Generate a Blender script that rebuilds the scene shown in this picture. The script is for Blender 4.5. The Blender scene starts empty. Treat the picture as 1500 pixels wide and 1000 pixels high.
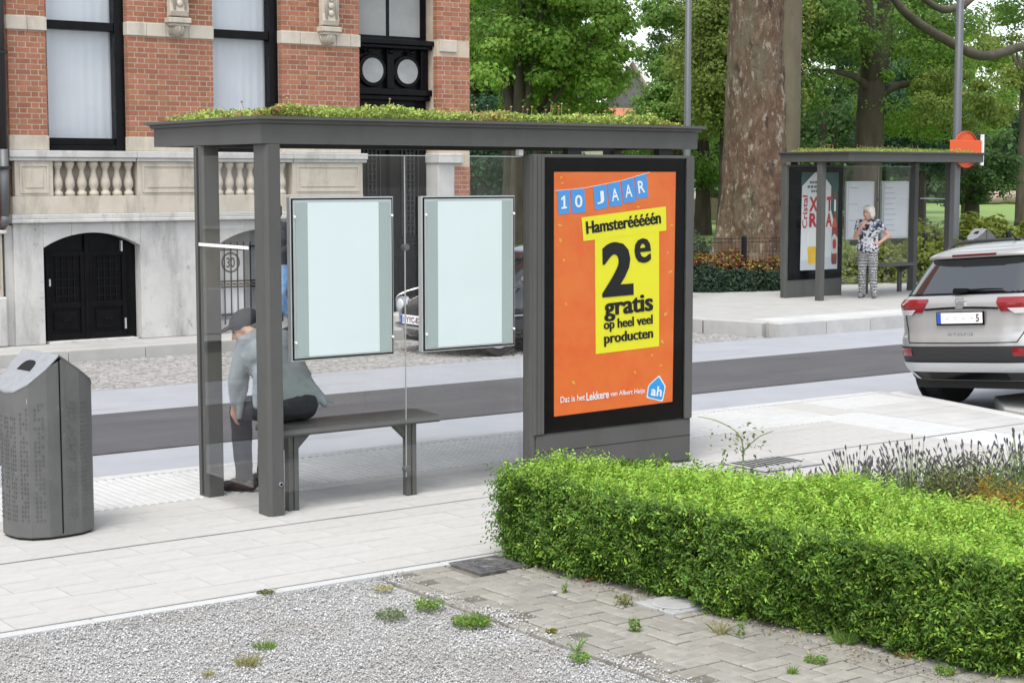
import bpy, bmesh, math, random
import numpy as np
from mathutils import Vector, Matrix
R_ = math.radians
scn = bpy.context.scene
col = scn.collection
random.seed(7)

# ------------------------------------------------------------------ camera
CAM_H = 2.1; FPX = 2454.0; PITCH = R_(5.6); YAW = R_(36.17)
cd = bpy.data.cameras.new('camera'); cam = bpy.data.objects.new('camera', cd); col.objects.link(cam)
cam.location = (0, 0, CAM_H)
cam.rotation_euler = (R_(90) - PITCH, 0, -YAW)
cd.sensor_width = 36.0; cd.lens = 36.0 * FPX / 1500.0
cd.clip_start = 0.1; cd.clip_end = 2000
scn.camera = cam
scn.render.resolution_x = 1024; scn.render.resolution_y = 682

# ------------------------------------------------------------------ sky and sun (bright overcast)
SUN_EL = R_(63); SUN_DIR = Vector((-0.50, -0.34, 0)).normalized() * math.cos(SUN_EL) + Vector((0, 0, math.sin(SUN_EL)))
world = bpy.data.worlds.new('World'); scn.world = world; world.use_nodes = True
wn = world.node_tree.nodes; wl = world.node_tree.links
bg = wn['Background']; bg.inputs['Strength'].default_value = 0.15
sky = wn.new('ShaderNodeTexSky'); sky.sky_type = 'NISHITA'; sky.sun_disc = False
sky.sun_elevation = SUN_EL; sky.sun_rotation = math.atan2(SUN_DIR.x, SUN_DIR.y)
sky.air_density = 1.0; sky.dust_density = 2.0; sky.ozone_density = 1.0
hs = wn.new('ShaderNodeHueSaturation'); hs.inputs['Saturation'].default_value = 0.35
wl.new(sky.outputs[0], hs.inputs['Color']); wl.new(hs.outputs[0], bg.inputs['Color'])
sd = bpy.data.lights.new('sun', 'SUN'); sun = bpy.data.objects.new('sun', sd); col.objects.link(sun)
sd.energy = 1.1; sd.angle = R_(25); sd.color = (1.0, 0.965, 0.91)
sun.rotation_euler = (-SUN_DIR).to_track_quat('-Z', 'Y').to_euler()
sun.location = (0, 0, 30)
vs = scn.view_settings; vs.view_transform = 'Standard'; vs.look = 'None'; vs.exposure = 1.22; vs.gamma = 1.0
vs.use_curve_mapping = False

# ------------------------------------------------------------------ helpers: camera geometry used to find real positions
_f = Vector((math.sin(YAW) * math.cos(PITCH), math.cos(YAW) * math.cos(PITCH), -math.sin(PITCH)))
_r = Vector((math.cos(YAW), -math.sin(YAW), 0)); _u = _r.cross(_f)
def ray(px, py): return _f + _r * ((px - 750) / FPX) - _u * ((py - 500) / FPX)
def onY(px, py, Y):
    d = ray(px, py); t = Y / d.y; return Vector((d.x * t, Y, CAM_H + d.z * t))
def onZ(px, py, z=0.0):
    d = ray(px, py); t = (z - CAM_H) / d.z; return Vector((d.x * t, d.y * t, z))

# ------------------------------------------------------------------ helpers: materials
def mat(name, colr, rough=0.6, metal=0.0, col2=None, nscale=8.0, detail=4.0, bump=0.0, bscale=60.0, obj_rand=0.0, isl_rand=0.0, hue_rand=0.0,
        spec=0.4, coat=0.0, transl=0.0, stretch=None, contrast=(0.35, 0.65)):
    m = bpy.data.materials.new(name); m.use_nodes = True
    n = m.node_tree.nodes; l = m.node_tree.links; b = n['Principled BSDF']
    b.inputs['Roughness'].default_value = rough; b.inputs['Metallic'].default_value = metal
    b.inputs['Specular IOR Level'].default_value = spec; b.inputs['Coat Weight'].default_value = coat; b.inputs['Coat Roughness'].default_value = 0.06
    tc = n.new('ShaderNodeTexCoord'); vec = tc.outputs['Object']
    if stretch:
        mp = n.new('ShaderNodeMapping'); mp.inputs['Scale'].default_value = stretch; l.new(vec, mp.inputs[0]); vec = mp.outputs[0]
    c4 = (*colr, 1)
    rgb = n.new('ShaderNodeRGB'); rgb.outputs[0].default_value = c4; out = rgb.outputs[0]
    if col2 is not None:
        nz = n.new('ShaderNodeTexNoise'); nz.inputs['Scale'].default_value = nscale; nz.inputs['Detail'].default_value = detail
        nz.inputs['Roughness'].default_value = 0.65
        l.new(vec, nz.inputs['Vector'])
        rp = n.new('ShaderNodeValToRGB'); rp.color_ramp.elements[0].position = contrast[0]; rp.color_ramp.elements[1].position = contrast[1]
        rp.color_ramp.elements[0].color = c4; rp.color_ramp.elements[1].color = (*col2, 1)
        l.new(nz.outputs['Fac'], rp.inputs[0]); out = rp.outputs[0]
    if obj_rand or isl_rand or hue_rand:
        h = n.new('ShaderNodeHueSaturation')
        if obj_rand and not isl_rand:
            src = n.new('ShaderNodeObjectInfo').outputs['Random']
        else:
            src = n.new('ShaderNodeNewGeometry').outputs['Random Per Island']
        amt = obj_rand or isl_rand
        mr = n.new('ShaderNodeMapRange'); mr.inputs['To Min'].default_value = 1 - amt; mr.inputs['To Max'].default_value = 1 + amt
        l.new(src, mr.inputs['Value']); l.new(mr.outputs[0], h.inputs['Value'])
        if hue_rand:
            ml = n.new('ShaderNodeMath'); ml.operation = 'MULTIPLY'; ml.inputs[1].default_value = 7.31; l.new(src, ml.inputs[0])
            fr = n.new('ShaderNodeMath'); fr.operation = 'FRACT'; l.new(ml.outputs[0], fr.inputs[0])
            m2 = n.new('ShaderNodeMapRange'); m2.inputs['To Min'].default_value = 0.5 - hue_rand; m2.inputs['To Max'].default_value = 0.5 + hue_rand
            l.new(fr.outputs[0], m2.inputs['Value']); l.new(m2.outputs[0], h.inputs['Hue'])
        l.new(out, h.inputs['Color']); out = h.outputs[0]
    l.new(out, b.inputs['Base Color'])
    if bump:
        nb = n.new('ShaderNodeTexNoise'); nb.inputs['Scale'].default_value = bscale; nb.inputs['Detail'].default_value = 5
        l.new(vec, nb.inputs['Vector'])
        bp = n.new('ShaderNodeBump'); bp.inputs['Strength'].default_value = bump; bp.inputs['Distance'].default_value = 0.01
        l.new(nb.outputs['Fac'], bp.inputs['Height']); l.new(bp.outputs[0], b.inputs['Normal'])
    if transl:
        t = n.new('ShaderNodeBsdfTranslucent'); l.new(out, t.inputs['Color'])
        mx = n.new('ShaderNodeMixShader'); mx.inputs[0].default_value = transl
        l.new(b.outputs[0], mx.inputs[1]); l.new(t.outputs[0], mx.inputs[2]); l.new(mx.outputs[0], n['Material Output'].inputs[0])
    return m

def glass_mat(name, tint=(0.93, 0.96, 0.95), ior=1.45, rough=0.0, boost=1.0):
    m = bpy.data.materials.new(name); m.use_nodes = True; n = m.node_tree.nodes; l = m.node_tree.links
    n.remove(n['Principled BSDF'])
    t = n.new('ShaderNodeBsdfTransparent'); t.inputs[0].default_value = (*tint, 1)
    g = n.new('ShaderNodeBsdfGlossy'); g.inputs['Roughness'].default_value = rough; g.inputs['Color'].default_value = (boost, boost, boost, 1)
    lw = n.new('ShaderNodeLayerWeight'); lw.inputs['Blend'].default_value = 0.5
    pw = n.new('ShaderNodeMath'); pw.operation = 'POWER'; pw.inputs[1].default_value = 5.0; l.new(lw.outputs['Facing'], pw.inputs[0])
    r0 = ((ior - 1) / (ior + 1)) ** 2
    f = n.new('ShaderNodeMapRange'); f.inputs['To Min'].default_value = r0; f.inputs['To Max'].default_value = 1.0; l.new(pw.outputs[0], f.inputs['Value'])
    mx = n.new('ShaderNodeMixShader'); l.new(f.outputs[0], mx.inputs[0]); l.new(t.outputs[0], mx.inputs[1]); l.new(g.outputs[0], mx.inputs[2])
    l.new(mx.outputs[0], n['Material Output'].inputs[0]); return m

MT = {}
MT['shelter'] = mat('shelter_grey_paint', (0.080, 0.080, 0.075), 0.5, 0.0, (0.088, 0.088, 0.083), 3.0, bump=0.02, bscale=400, spec=0.25)
MT['shelter_dark'] = mat('shelter_dark_paint', (0.025, 0.025, 0.026), 0.5, spec=.2)
MT['bin'] = mat('bin_grey_paint', (0.095, 0.095, 0.092), 0.55, 0, (0.115, 0.114, 0.11), 5, bump=0.05, bscale=300)
MT['steel'] = mat('brushed_steel', (0.33, 0.34, 0.355), 0.4, 0.3, (0.28, 0.29, 0.305), 20)
MT['alu'] = mat('aluminium', (0.55, 0.57, 0.57), 0.35, 0.7)
MT['black'] = mat('black_gloss', (0.003, 0.003, 0.0035), 0.15, spec=0.15)
MT['blackpaint'] = mat('black_door_paint', (0.004, 0.004, 0.005), 0.22, 0, (0.007, 0.007, 0.008), 6, bump=0.04, bscale=90, spec=0.12)
MT['rubber'] = mat('rubber', (0.02, 0.02, 0.021), 0.8)
MT['glass'] = glass_mat('clear_glass', (0.985, 0.99, 0.988))
MT['wglass'] = glass_mat('window_glass', (0.96, 0.97, 0.975), 1.5)
MT['cglass'] = glass_mat('car_glass', (0.12, 0.14, 0.15), 1.55)
MT['caseglass'] = glass_mat('case_glass', (0.97, 0.98, 0.98), 1.15)
MT['slab'] = mat('pale_paver', (0.368, 0.361, 0.341), 0.85, 0, (0.408, 0.40, 0.378), 3.2, 6, bump=0.12, bscale=140, obj_rand=0.02, spec=0.25)
MT['slab_isl'] = mat('pale_paver_far', (0.385, 0.382, 0.37), 0.85, 0, (0.43, 0.425, 0.41), 3.2, 6, bump=0.12, bscale=140, isl_rand=0.05, spec=0.25)
MT['mortar'] = mat('paver_joint', (0.35, 0.343, 0.325), 0.95, 0, (0.385, 0.377, 0.358), 12, bump=0.2, bscale=120)
MT['whitestone'] = mat('white_kerb_stone', (0.43, 0.432, 0.423), 0.85, 0, (0.475, 0.477, 0.468), 5, 6, bump=0.35, bscale=70, obj_rand=0.04, spec=0.25)
MT['greystone'] = mat('grey_paver', (0.37, 0.365, 0.34), 0.85, 0, (0.41, 0.405, 0.38), 5, 6, bump=0.15, bscale=120)
MT['asphalt'] = mat('asphalt', (0.080, 0.078, 0.083), 0.9, 0, (0.094, 0.092, 0.097), 1.3, 8, bump=0.5, bscale=180, spec=0.25)
MT['gutter'] = mat('smooth_concrete', (0.285, 0.297, 0.32), 0.85, 0, (0.315, 0.325, 0.345), 1.6, 8, bump=0.15, bscale=120, spec=0.25)
MT['cobble'] = mat('cobble', (0.29, 0.28, 0.27), 0.9, 0, (0.36, 0.35, 0.335), 9, bump=0.3, bscale=60, isl_rand=0.14)
MT['soil'] = mat('soil', (0.16, 0.13, 0.095), 0.95, 0, (0.24, 0.20, 0.155), 9, 8, bump=0.8, bscale=60)
MT['grass'] = mat('lawn', (0.12, 0.20, 0.045), 0.95, 0, (0.20, 0.29, 0.08), 3.0, 8, bump=0.8, bscale=25, contrast=(0.3, 0.7))
MT['gravel'] = mat('gravel_stone', (0.43, 0.425, 0.415), 0.85, 0, None, isl_rand=0.30, hue_rand=0.03, spec=0.2)
MT['gravelbed'] = mat('gravel_bed', (0.27, 0.265, 0.255), 0.95, 0, (0.38, 0.375, 0.36), 45, 6, bump=0.8, bscale=90)
MT['paver'] = mat('beige_brick_paver', (0.235, 0.222, 0.193), 0.9, 0, (0.29, 0.278, 0.245), 7, 6, bump=0.25, bscale=120, obj_rand=0.12, hue_rand=0.006, spec=0.25)
MT['joint'] = mat('sandy_joint', (0.10, 0.093, 0.075), 0.95, 0, (0.17, 0.155, 0.125), 14, 8, bump=0.6, bscale=120)
MT['brick'] = mat('red_brick', (0.285, 0.113, 0.064), 0.85, 0, (0.355, 0.152, 0.09), 6, 6, bump=0.3, bscale=90, obj_rand=0.17, hue_rand=0.007, spec=0.25)
MT['brick_isl'] = mat('red_brick_far', (0.285, 0.113, 0.064), 0.85, 0, (0.355, 0.152, 0.09), 6, 6, bump=0.3, bscale=90, isl_rand=0.17, hue_rand=0.007, spec=0.25)
MT['lime'] = mat('lime_mortar', (0.44, 0.35, 0.265), 0.95, 0, (0.54, 0.455, 0.36), 8, bump=0.3, bscale=80)
MT['stone'] = mat('bluestone', (0.40, 0.395, 0.38), 0.8, 0, (0.53, 0.52, 0.495), 1.6, 9, bump=0.15, bscale=50, spec=0.25, contrast=(0.3, 0.62))
MT['cream'] = mat('cream_stone', (0.46, 0.41, 0.33), 0.85, 0, (0.54, 0.49, 0.41), 2.2, 8, bump=0.15, bscale=50, spec=0.25)
MT['curtain'] = mat('curtain', (0.72, 0.74, 0.78), 0.9, 0, (0.78, 0.80, 0.83), 1.2, transl=0.2)
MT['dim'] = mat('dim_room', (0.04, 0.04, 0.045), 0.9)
MT['paperblue'] = mat('pale_frosted_backing', (0.69, 0.755, 0.745), 0.35, 0, (0.72, 0.78, 0.77), 1.5)
MT['stripgreen'] = mat('grey_green_strip', (0.37, 0.43, 0.41), 0.3)
MT['white'] = mat('white_paint', (0.78, 0.78, 0.78), 0.5)
MT['bark'] = mat('plane_bark', (0.098, 0.058, 0.036), 0.9, 0, (0.17, 0.12, 0.08), 5.5, 9, bump=0.9, bscale=14, stretch=(1, 1, 0.5), contrast=(0.50, 0.66))
MT['bark2'] = mat('grey_bark', (0.042, 0.034, 0.024), 0.95, 0, (0.085, 0.07, 0.05), 3.0, 8, bump=0.8, bscale=12, stretch=(1, 1, 0.3))
MT['barksmooth'] = mat('smooth_bark', (0.105, 0.09, 0.055), 0.9, 0, (0.155, 0.135, 0.088), 2.0, 8, bump=0.3, bscale=10, stretch=(1, 1, 0.4))

def overlay(m, c2, scale, lo, hi, amount=1.0, stretch=(1, 1, 1), kind='noise', detail=6):
    """lay a second colour (dirt, flecks, wear) over a material where a stretched noise is high"""
    n = m.node_tree.nodes; l = m.node_tree.links; b = n['Principled BSDF']; old = b.inputs['Base Color'].links[0].from_socket
    tc = n.new('ShaderNodeTexCoord'); mp = n.new('ShaderNodeMapping'); mp.inputs['Scale'].default_value = stretch; mp.inputs['Location'].default_value = (scale * .37, scale * .11, 1.7); l.new(tc.outputs['Object'], mp.inputs[0])
    if kind == 'noise':
        t = n.new('ShaderNodeTexNoise'); t.inputs['Scale'].default_value = scale; t.inputs['Detail'].default_value = detail; t.inputs['Roughness'].default_value = .7; src = t.outputs['Fac']
    else:
        t = n.new('ShaderNodeTexVoronoi'); t.inputs['Scale'].default_value = scale; src = t.outputs['Color']
    l.new(mp.outputs[0], t.inputs['Vector'])
    mr = n.new('ShaderNodeMapRange'); mr.inputs['From Min'].default_value = lo; mr.inputs['From Max'].default_value = hi; mr.inputs['To Max'].default_value = amount; l.new(src, mr.inputs['Value'])
    mx = n.new('ShaderNodeMix'); mx.data_type = 'RGBA'; l.new(mr.outputs[0], mx.inputs[0]); l.new(old, mx.inputs[6]); mx.inputs[7].default_value = (*c2, 1); l.new(mx.outputs[2], b.inputs['Base Color']); return m
overlay(MT['stone'], (0.20, 0.195, 0.18), 2.2, .50, .75, .75, (1.6, 1.6, .35)); overlay(MT['stone'], (0.16, 0.16, 0.15), 9, .60, .72, .6)
overlay(MT['cream'], (0.22, 0.20, 0.16), 2.6, .50, .75, .7, (1.5, 1.5, .4)); overlay(MT['cream'], (0.18, 0.165, 0.13), 11, .60, .74, .5)
overlay(MT['bark'], (0.13, 0.118, 0.078), 1.0, .50, .60, .8, (1, 1, .4)); overlay(MT['bark'], (0.035, 0.024, 0.017), 5, .555, .62, .85, (1, 1, .40)); overlay(MT['bark'], (0.27, 0.235, 0.18), 8, .57, .61, .9, (1, 1, .45)); overlay(MT['bark'], (0.20, 0.17, 0.125), 22, .58, .64, .8, (1, 1, .5))
overlay(MT['barksmooth'], (0.085, 0.07, 0.048), 5, .56, .66, .8, (1, 1, .4))
overlay(MT['asphalt'], (0.055, 0.054, 0.057), 1.1, .56, .70, .6, (.25, 1.6, 1)); overlay(MT['asphalt'], (0.125, 0.122, 0.125), .7, .52, .7, .6, (.3, 2, 1)); overlay(MT['asphalt'], (0.17, 0.168, 0.165), 90, .60, .66, .55); overlay(MT['asphalt'], (0.045, 0.044, 0.045), 70, .60, .66, .55)
overlay(MT['gutter'], (0.20, 0.20, 0.20), 45, .62, .68, .4); overlay(MT['gutter'], (0.22, 0.22, 0.225), 1.5, .55, .72, .6, (.4, 1.5, 1)); overlay(MT['slab'], (0.27, 0.265, 0.25), 1.3, .56, .72, .55); overlay(MT['slab'], (0.2, 0.195, 0.18), 22, .66, .72, .5)
overlay(MT['gravel'], (0.27, 0.24, 0.19), 1.6, .50, .72, .6); overlay(MT['paver'], (0.16, 0.15, 0.12), 3, .52, .7, .7); overlay(MT['whitestone'], (0.33, 0.33, 0.315), 2, .55, .72, .5)
overlay(MT['shelter'], (0.062, 0.062, 0.058), 3, .5, .75, .8, (1, 1, .3)); overlay(MT['bin'], (0.07, 0.07, 0.067), 4, .5, .72, .8, (1, 1, .3)); overlay(MT['bin'], (0.16, 0.158, 0.15), 14, .62, .72, .5)

# ------------------------------------------------------------------ helpers: meshes and objects
WORLD = {}
class MB:
    def __init__(s): s.v = []; s.f = []; s.m = []; s.cm = 0
    def add(s, vs_, fs_):
        o = len(s.v); s.v += [tuple(p) for p in vs_]
        for f in fs_: s.f.append(tuple(i + o for i in f)); s.m.append(s.cm)
        return s
    def box(s, x0, x1, y0, y1, z0, z1):
        return s.add([(x0, y0, z0), (x1, y0, z0), (x1, y1, z0), (x0, y1, z0), (x0, y0, z1), (x1, y0, z1), (x1, y1, z1), (x0, y1, z1)],
                     [(0, 3, 2, 1), (4, 5, 6, 7), (0, 1, 5, 4), (1, 2, 6, 5), (2, 3, 7, 6), (3, 0, 4, 7)])
    def prism(s, poly, axis, a, b):
        """poly: list of 2d points (counter-clockwise), extruded along axis from a to b"""
        n = len(poly)
        def P(p, t):
            return {'x': (t, p[0], p[1]), 'y': (p[0], t, p[1]), 'z': (p[0], p[1], t)}[axis]
        vs_ = [P(p, a) for p in poly] + [P(p, b) for p in poly]
        fs_ = [tuple(range(n))[::-1], tuple(range(n, 2 * n))] + [(i, (i + 1) % n, n + (i + 1) % n, n + i) for i in range(n)]
        if axis == 'y': fs_ = [f[::-1] for f in fs_]
        return s.add(vs_, fs_)
    def tube(s, pts, rads, seg=8, cap=True, sq=1.0):
        pts = [Vector(p) for p in pts]; rings = []
        if not hasattr(rads, '__len__'): rads = [rads] * len(pts)
        up = Vector((0, 0, 1)); prevx = None
        for i, p in enumerate(pts):
            d = (pts[min(i + 1, len(pts) - 1)] - pts[max(i - 1, 0)])
            d = d.normalized() if d.length > 1e-9 else Vector((0, 0, 1))
            if prevx is None:
                ref = Vector((1, 0, 0)) if abs(d.x) < 0.9 else Vector((0, 1, 0))
                x = (ref - d * ref.dot(d)).normalized()
            else:
                x = prevx - d * prevx.dot(d); x = x.normalized() if x.length > 1e-6 else prevx
            prevx = x; y = d.cross(x)
            rings.append([p + (x * math.cos(2 * math.pi * k / seg) + y * (math.sin(2 * math.pi * k / seg) * sq)) * rads[i] for k in range(seg)])
        return s.loft(rings, cap)
    def loft(s, rings, cap=True, closed=True):
        n = len(rings[0]); vs_ = [p for r in rings for p in r]; fs_ = []
        for i in range(len(rings) - 1):
            for k in range(n if closed else n - 1):
                a = i * n + k; b = i * n + (k + 1) % n; fs_.append((a, b, b + n, a + n))
        if cap and closed:
            fs_.append(tuple(range(n))[::-1]); fs_.append(tuple(range((len(rings) - 1) * n, len(rings) * n)))
        return s.add(vs_, fs_)
    def lathe(s, prof, c=(0, 0, 0), seg=16, cap=True):
        rings = [[(c[0] + r * math.cos(2 * math.pi * k / seg), c[1] + r * math.sin(2 * math.pi * k / seg), c[2] + z) for k in range(seg)] for r, z in prof]
        return s.loft(rings, cap)
    def disc(s, c, r, axis, thick, seg=20):
        c = Vector(c); ax = {'x': Vector((1, 0, 0)), 'y': Vector((0, 1, 0)), 'z': Vector((0, 0, 1))}[axis]
        return s.tube([c - ax * thick / 2, c + ax * thick / 2], [r, r], seg)
    def ell(s, c, rx, ry, rz, seg=14, rn=9, rot=None):
        rings = []
        for i in range(rn + 1):
            t = math.pi * i / rn; rr = max(math.sin(t), 0.02)
            rings.append([Vector((rx * rr * math.cos(2 * math.pi * k / seg), ry * rr * math.sin(2 * math.pi * k / seg), -rz * math.cos(t))) for k in range(seg)])
        c = Vector(c)
        rings = [[(rot @ p if rot else p) + c for p in r] for r in rings]
        return s.loft(rings, True)
    def cap(s, a, b, ra, rb, seg=12):
        """tapered capsule"""
        a = Vector(a); b = Vector(b); d = (b - a); L = d.length; d.normalize()
        pts = []; rd = []
        for t in (-1, -0.86, -0.5): pts.append(a + d * (t * ra)); rd.append(ra * math.sqrt(max(1 - t * t, 0.0025)))
        for t in (0, 0.33, 0.67, 1): pts.append(a.lerp(b, t)); rd.append(ra + (rb - ra) * t)
        for t in (0.5, 0.86, 1): pts.append(b + d * (t * rb)); rd.append(rb * math.sqrt(max(1 - t * t, 0.0025)))
        return s.tube(pts, rd, seg)
    def build(s, name, material, parent=None, smooth=False, bevel=0.0, seg=2, org=None, label=None, autosm=None):
        if parent is not None: o0 = WORLD[parent.name]
        elif org is not None: o0 = Vector(org)
        else:
            a = np.array(s.v); mn = a.min(0); mx = a.max(0); o0 = Vector(((mn[0] + mx[0]) / 2, (mn[1] + mx[1]) / 2, mn[2]))
        me = bpy.data.meshes.new(name)
        me.from_pydata([(p[0] - o0.x, p[1] - o0.y, p[2] - o0.z) for p in s.v], [], s.f)
        mats = material if isinstance(material, (list, tuple)) else [material]
        for q in mats: me.materials.append(q)
        if len(mats) > 1: me.polygons.foreach_set('material_index', s.m)
        if smooth: me.polygons.foreach_set('use_smooth', [True] * len(me.polygons))
        me.update()
        ob = bpy.data.objects.new(name, me); col.objects.link(ob)
        if parent is not None: ob.parent = parent
        else: ob.location = o0
        WORLD[ob.name] = o0.copy()
        if bevel:
            bv = ob.modifiers.new('bevel', 'BEVEL'); bv.width = bevel; bv.segments = seg; bv.limit_method = 'ANGLE'; bv.angle_limit = R_(40)
        if autosm:
            es = ob.modifiers.new('split', 'EDGE_SPLIT'); es.split_angle = R_(autosm)
        if label: ob['label'] = label
        return ob

def tag(o, label=None, cat=None, group=None, kind=None):
    if label: o['label'] = label
    if cat: o['category'] = cat
    if group: o['group'] = group
    if kind: o['kind'] = kind
    return o
def thing(name, label, cat, loc=(0, 0, 0), group=None):
    o = bpy.data.objects.new(name, None); col.objects.link(o); o.location = loc; o.empty_display_size = 0.1
    WORLD[o.name] = Vector(loc); return tag(o, label, cat, group)
def share(ob, name, parent, loc, scale=None, rot=None):
    """a copy that shares mesh data, placed at world loc under parent (ob's mesh is centred at its own origin)"""
    c = bpy.data.objects.new(name, ob.data if hasattr(ob, 'data') else ob); col.objects.link(c)
    if parent is not None: c.parent = parent; c.location = Vector(loc) - WORLD[parent.name]
    else: c.location = loc
    if scale: c.scale = scale
    if rot: c.rotation_euler = rot
    WORLD[c.name] = Vector(loc)
    return c
def box_mesh(name, material, bevel=0.0):
    """unit box mesh centred on its origin, top edges chamfered"""
    bm = bmesh.new(); bmesh.ops.create_cube(bm, size=1.0)
    me = bpy.data.meshes.new(name); bm.to_mesh(me); bm.free(); me.materials.append(material); return me
def soft_box(name, lx, ly, lz, material, ch=0.004):
    """box with its top chamfered; origin at the middle of the top face"""
    x = lx / 2; y = ly / 2
    v = [(-x, -y, -lz), (x, -y, -lz), (x, y, -lz), (-x, y, -lz), (-x, -y, -ch), (x, -y, -ch), (x, y, -ch), (-x, y, -ch),
         (-x + ch, -y + ch, 0), (x - ch, -y + ch, 0), (x - ch, y - ch, 0), (-x + ch, y - ch, 0)]
    f = [(4, 5, 9, 8), (5, 6, 10, 9), (6, 7, 11, 10), (7, 4, 8, 11), (8, 9, 10, 11), (0, 1, 5, 4), (1, 2, 6, 5), (2, 3, 7, 6), (3, 0, 4, 7)]
    me = bpy.data.meshes.new(name); me.from_pydata(v, [], f); me.materials.append(material); me.update(); return me
def quads_obj(name, V, material, parent=None, kind='stuff', org=(0, 0, 0), smooth=False, nper=4):
    """V: (n, nper, 3) numpy array of polygons -> one mesh"""
    n = V.shape[0]; me = bpy.data.meshes.new(name)
    o0 = np.array(WORLD[parent.name]) if parent is not None else np.array(org)
    me.vertices.add(n * nper); me.vertices.foreach_set('co', (V - o0).astype(np.float32).ravel())
    me.loops.add(n * nper); me.loops.foreach_set('vertex_index', np.arange(n * nper, dtype=np.int32))
    me.polygons.add(n); me.polygons.foreach_set('loop_start', np.arange(0, n * nper, nper, dtype=np.int32))
    me.update(calc_edges=True); me.validate()
    me.materials.append(material)
    ob = bpy.data.objects.new(name, me); col.objects.link(ob)
    if parent is not None: ob.parent = parent
    else: ob.location = org
    WORLD[ob.name] = Vector(o0)
    if kind: ob['kind'] = kind
    return ob
def leaf_quads(P, N, size, rng, aspect=0.55, jitter=0.5, updir=None):
    """diamond leaves at P (n,3), facing about N, with random spin"""
    n = len(P)
    N = N + rng.normal(0, jitter, (n, 3)); N /= np.linalg.norm(N, axis=1)[:, None] + 1e-9
    A = rng.normal(0, 1, (n, 3)) if updir is None else updir + rng.normal(0, 0.45, (n, 3))
    A -= N * (A * N).sum(1)[:, None]; A /= np.linalg.norm(A, axis=1)[:, None] + 1e-9
    B = np.cross(N, A); s = (size * rng.uniform(0.65, 1.3, n))[:, None] if np.ndim(size) == 0 else size[:, None]
    c = P
    return np.stack([c - A * s * 0.5, c + B * s * aspect * 0.5 - A * s * 0.05 + N * s * 0.08, c + A * s * 0.5 - N * s * 0.06, c - B * s * aspect * 0.5 - A * s * 0.05 + N * s * 0.08], 1)
def text_mesh(s, bold=0.0):
    cu = bpy.data.curves.new('t', 'FONT'); cu.body = s; cu.size = 1.0; cu.offset = bold; cu.resolution_u = 3
    to = bpy.data.objects.new('t', cu); col.objects.link(to)
    dg = bpy.context.evaluated_depsgraph_get(); ev = to.evaluated_get(dg); me = bpy.data.meshes.new_from_object(ev)
    bpy.data.objects.remove(to); bpy.data.curves.remove(cu); return me
def text_on(s, name, material, parent, o, ex, ez, w=None, h=None, bold=0.0, nrm_off=0.0, fat=0.0):
    """flat lettering: o = lower-left (world), ex/ez = unit directions, stretched to width w and height h (of its outline)"""
    me = text_mesh(s, bold); n = len(me.vertices); a = np.empty(n * 3); me.vertices.foreach_get('co', a); a = a.reshape(n, 3)
    mn = a.min(0); mx = a.max(0); sx = (w / (mx[0] - mn[0])) if w else None; sy = (h / (mx[1] - mn[1])) if h else None
    if sx is None: sx = sy
    if sy is None: sy = sx
    ex = Vector(ex).normalized(); ez = Vector(ez).normalized(); nn = ex.cross(ez); o = Vector(o) + nn * nrm_off
    o0 = WORLD[parent.name] if parent is not None else o
    out = [o + ex * ((p[0] - mn[0]) * sx) + ez * ((p[1] - mn[1]) * sy) - o0 for p in a]
    if fat:      # heavier strokes: the letters laid down several times, each a hair above the last
        polys = [tuple(p.vertices) for p in me.polygons]; vs_ = []; fs_ = []
        for k, t in enumerate((-1, -.5, 0, .5, 1)):
            d = ex * (fat * t) + nn * (.00025 * k); fs_ += [tuple(i + len(vs_) for i in f) for f in polys]; vs_ += [tuple(v + d) for v in out]
        me = bpy.data.meshes.new(name); me.from_pydata(vs_, [], fs_); me.update()
    else:
        me.vertices.foreach_set('co', np.array([tuple(q) for q in out]).ravel())
    me.name = name
    me.materials.clear(); me.materials.append(material); me.update()
    ob = bpy.data.objects.new(name, me); col.objects.link(ob)
    if parent is not None: ob.parent = parent
    else: ob.location = o
    WORLD[ob.name] = Vector(o0); return ob
def remeshed(mb, name, material, parent, voxel=0.012, smooth=6, org=None):
    """melt overlapping closed shapes into one continuous skin"""
    me = bpy.data.meshes.new('tmp'); me.from_pydata(mb.v, [], mb.f); ob = bpy.data.objects.new('tmp', me); col.objects.link(ob)
    r = ob.modifiers.new('r', 'REMESH'); r.mode = 'VOXEL'; r.voxel_size = voxel; r.use_smooth_shade = True
    if smooth: sm = ob.modifiers.new('s', 'SMOOTH'); sm.iterations = smooth; sm.factor = 0.5
    dg = bpy.context.evaluated_depsgraph_get(); m2 = bpy.data.meshes.new_from_object(ob.evaluated_get(dg)); bpy.data.objects.remove(ob)
    m2.name = name; o0 = WORLD[parent.name] if parent is not None else Vector(org)
    n = len(m2.vertices); a = np.empty(n * 3, np.float32); m2.vertices.foreach_get('co', a); a = a.reshape(n, 3) - np.array(o0, np.float32); m2.vertices.foreach_set('co', a.ravel())
    m2.materials.clear(); m2.materials.append(material); m2.polygons.foreach_set('use_smooth', [True] * len(m2.polygons)); m2.update()
    o = bpy.data.objects.new(name, m2); col.objects.link(o)
    if parent is not None: o.parent = parent
    else: o.location = o0
    WORLD[o.name] = Vector(o0); return o
def sheet(name, poly, z, material, kind='structure'):
    mb = MB(); mb.add([(p[0], p[1], z) for p in poly], [tuple(range(len(poly)))])
    return tag(mb.build(name, material, org=(0, 0, 0)), kind=kind)
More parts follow.
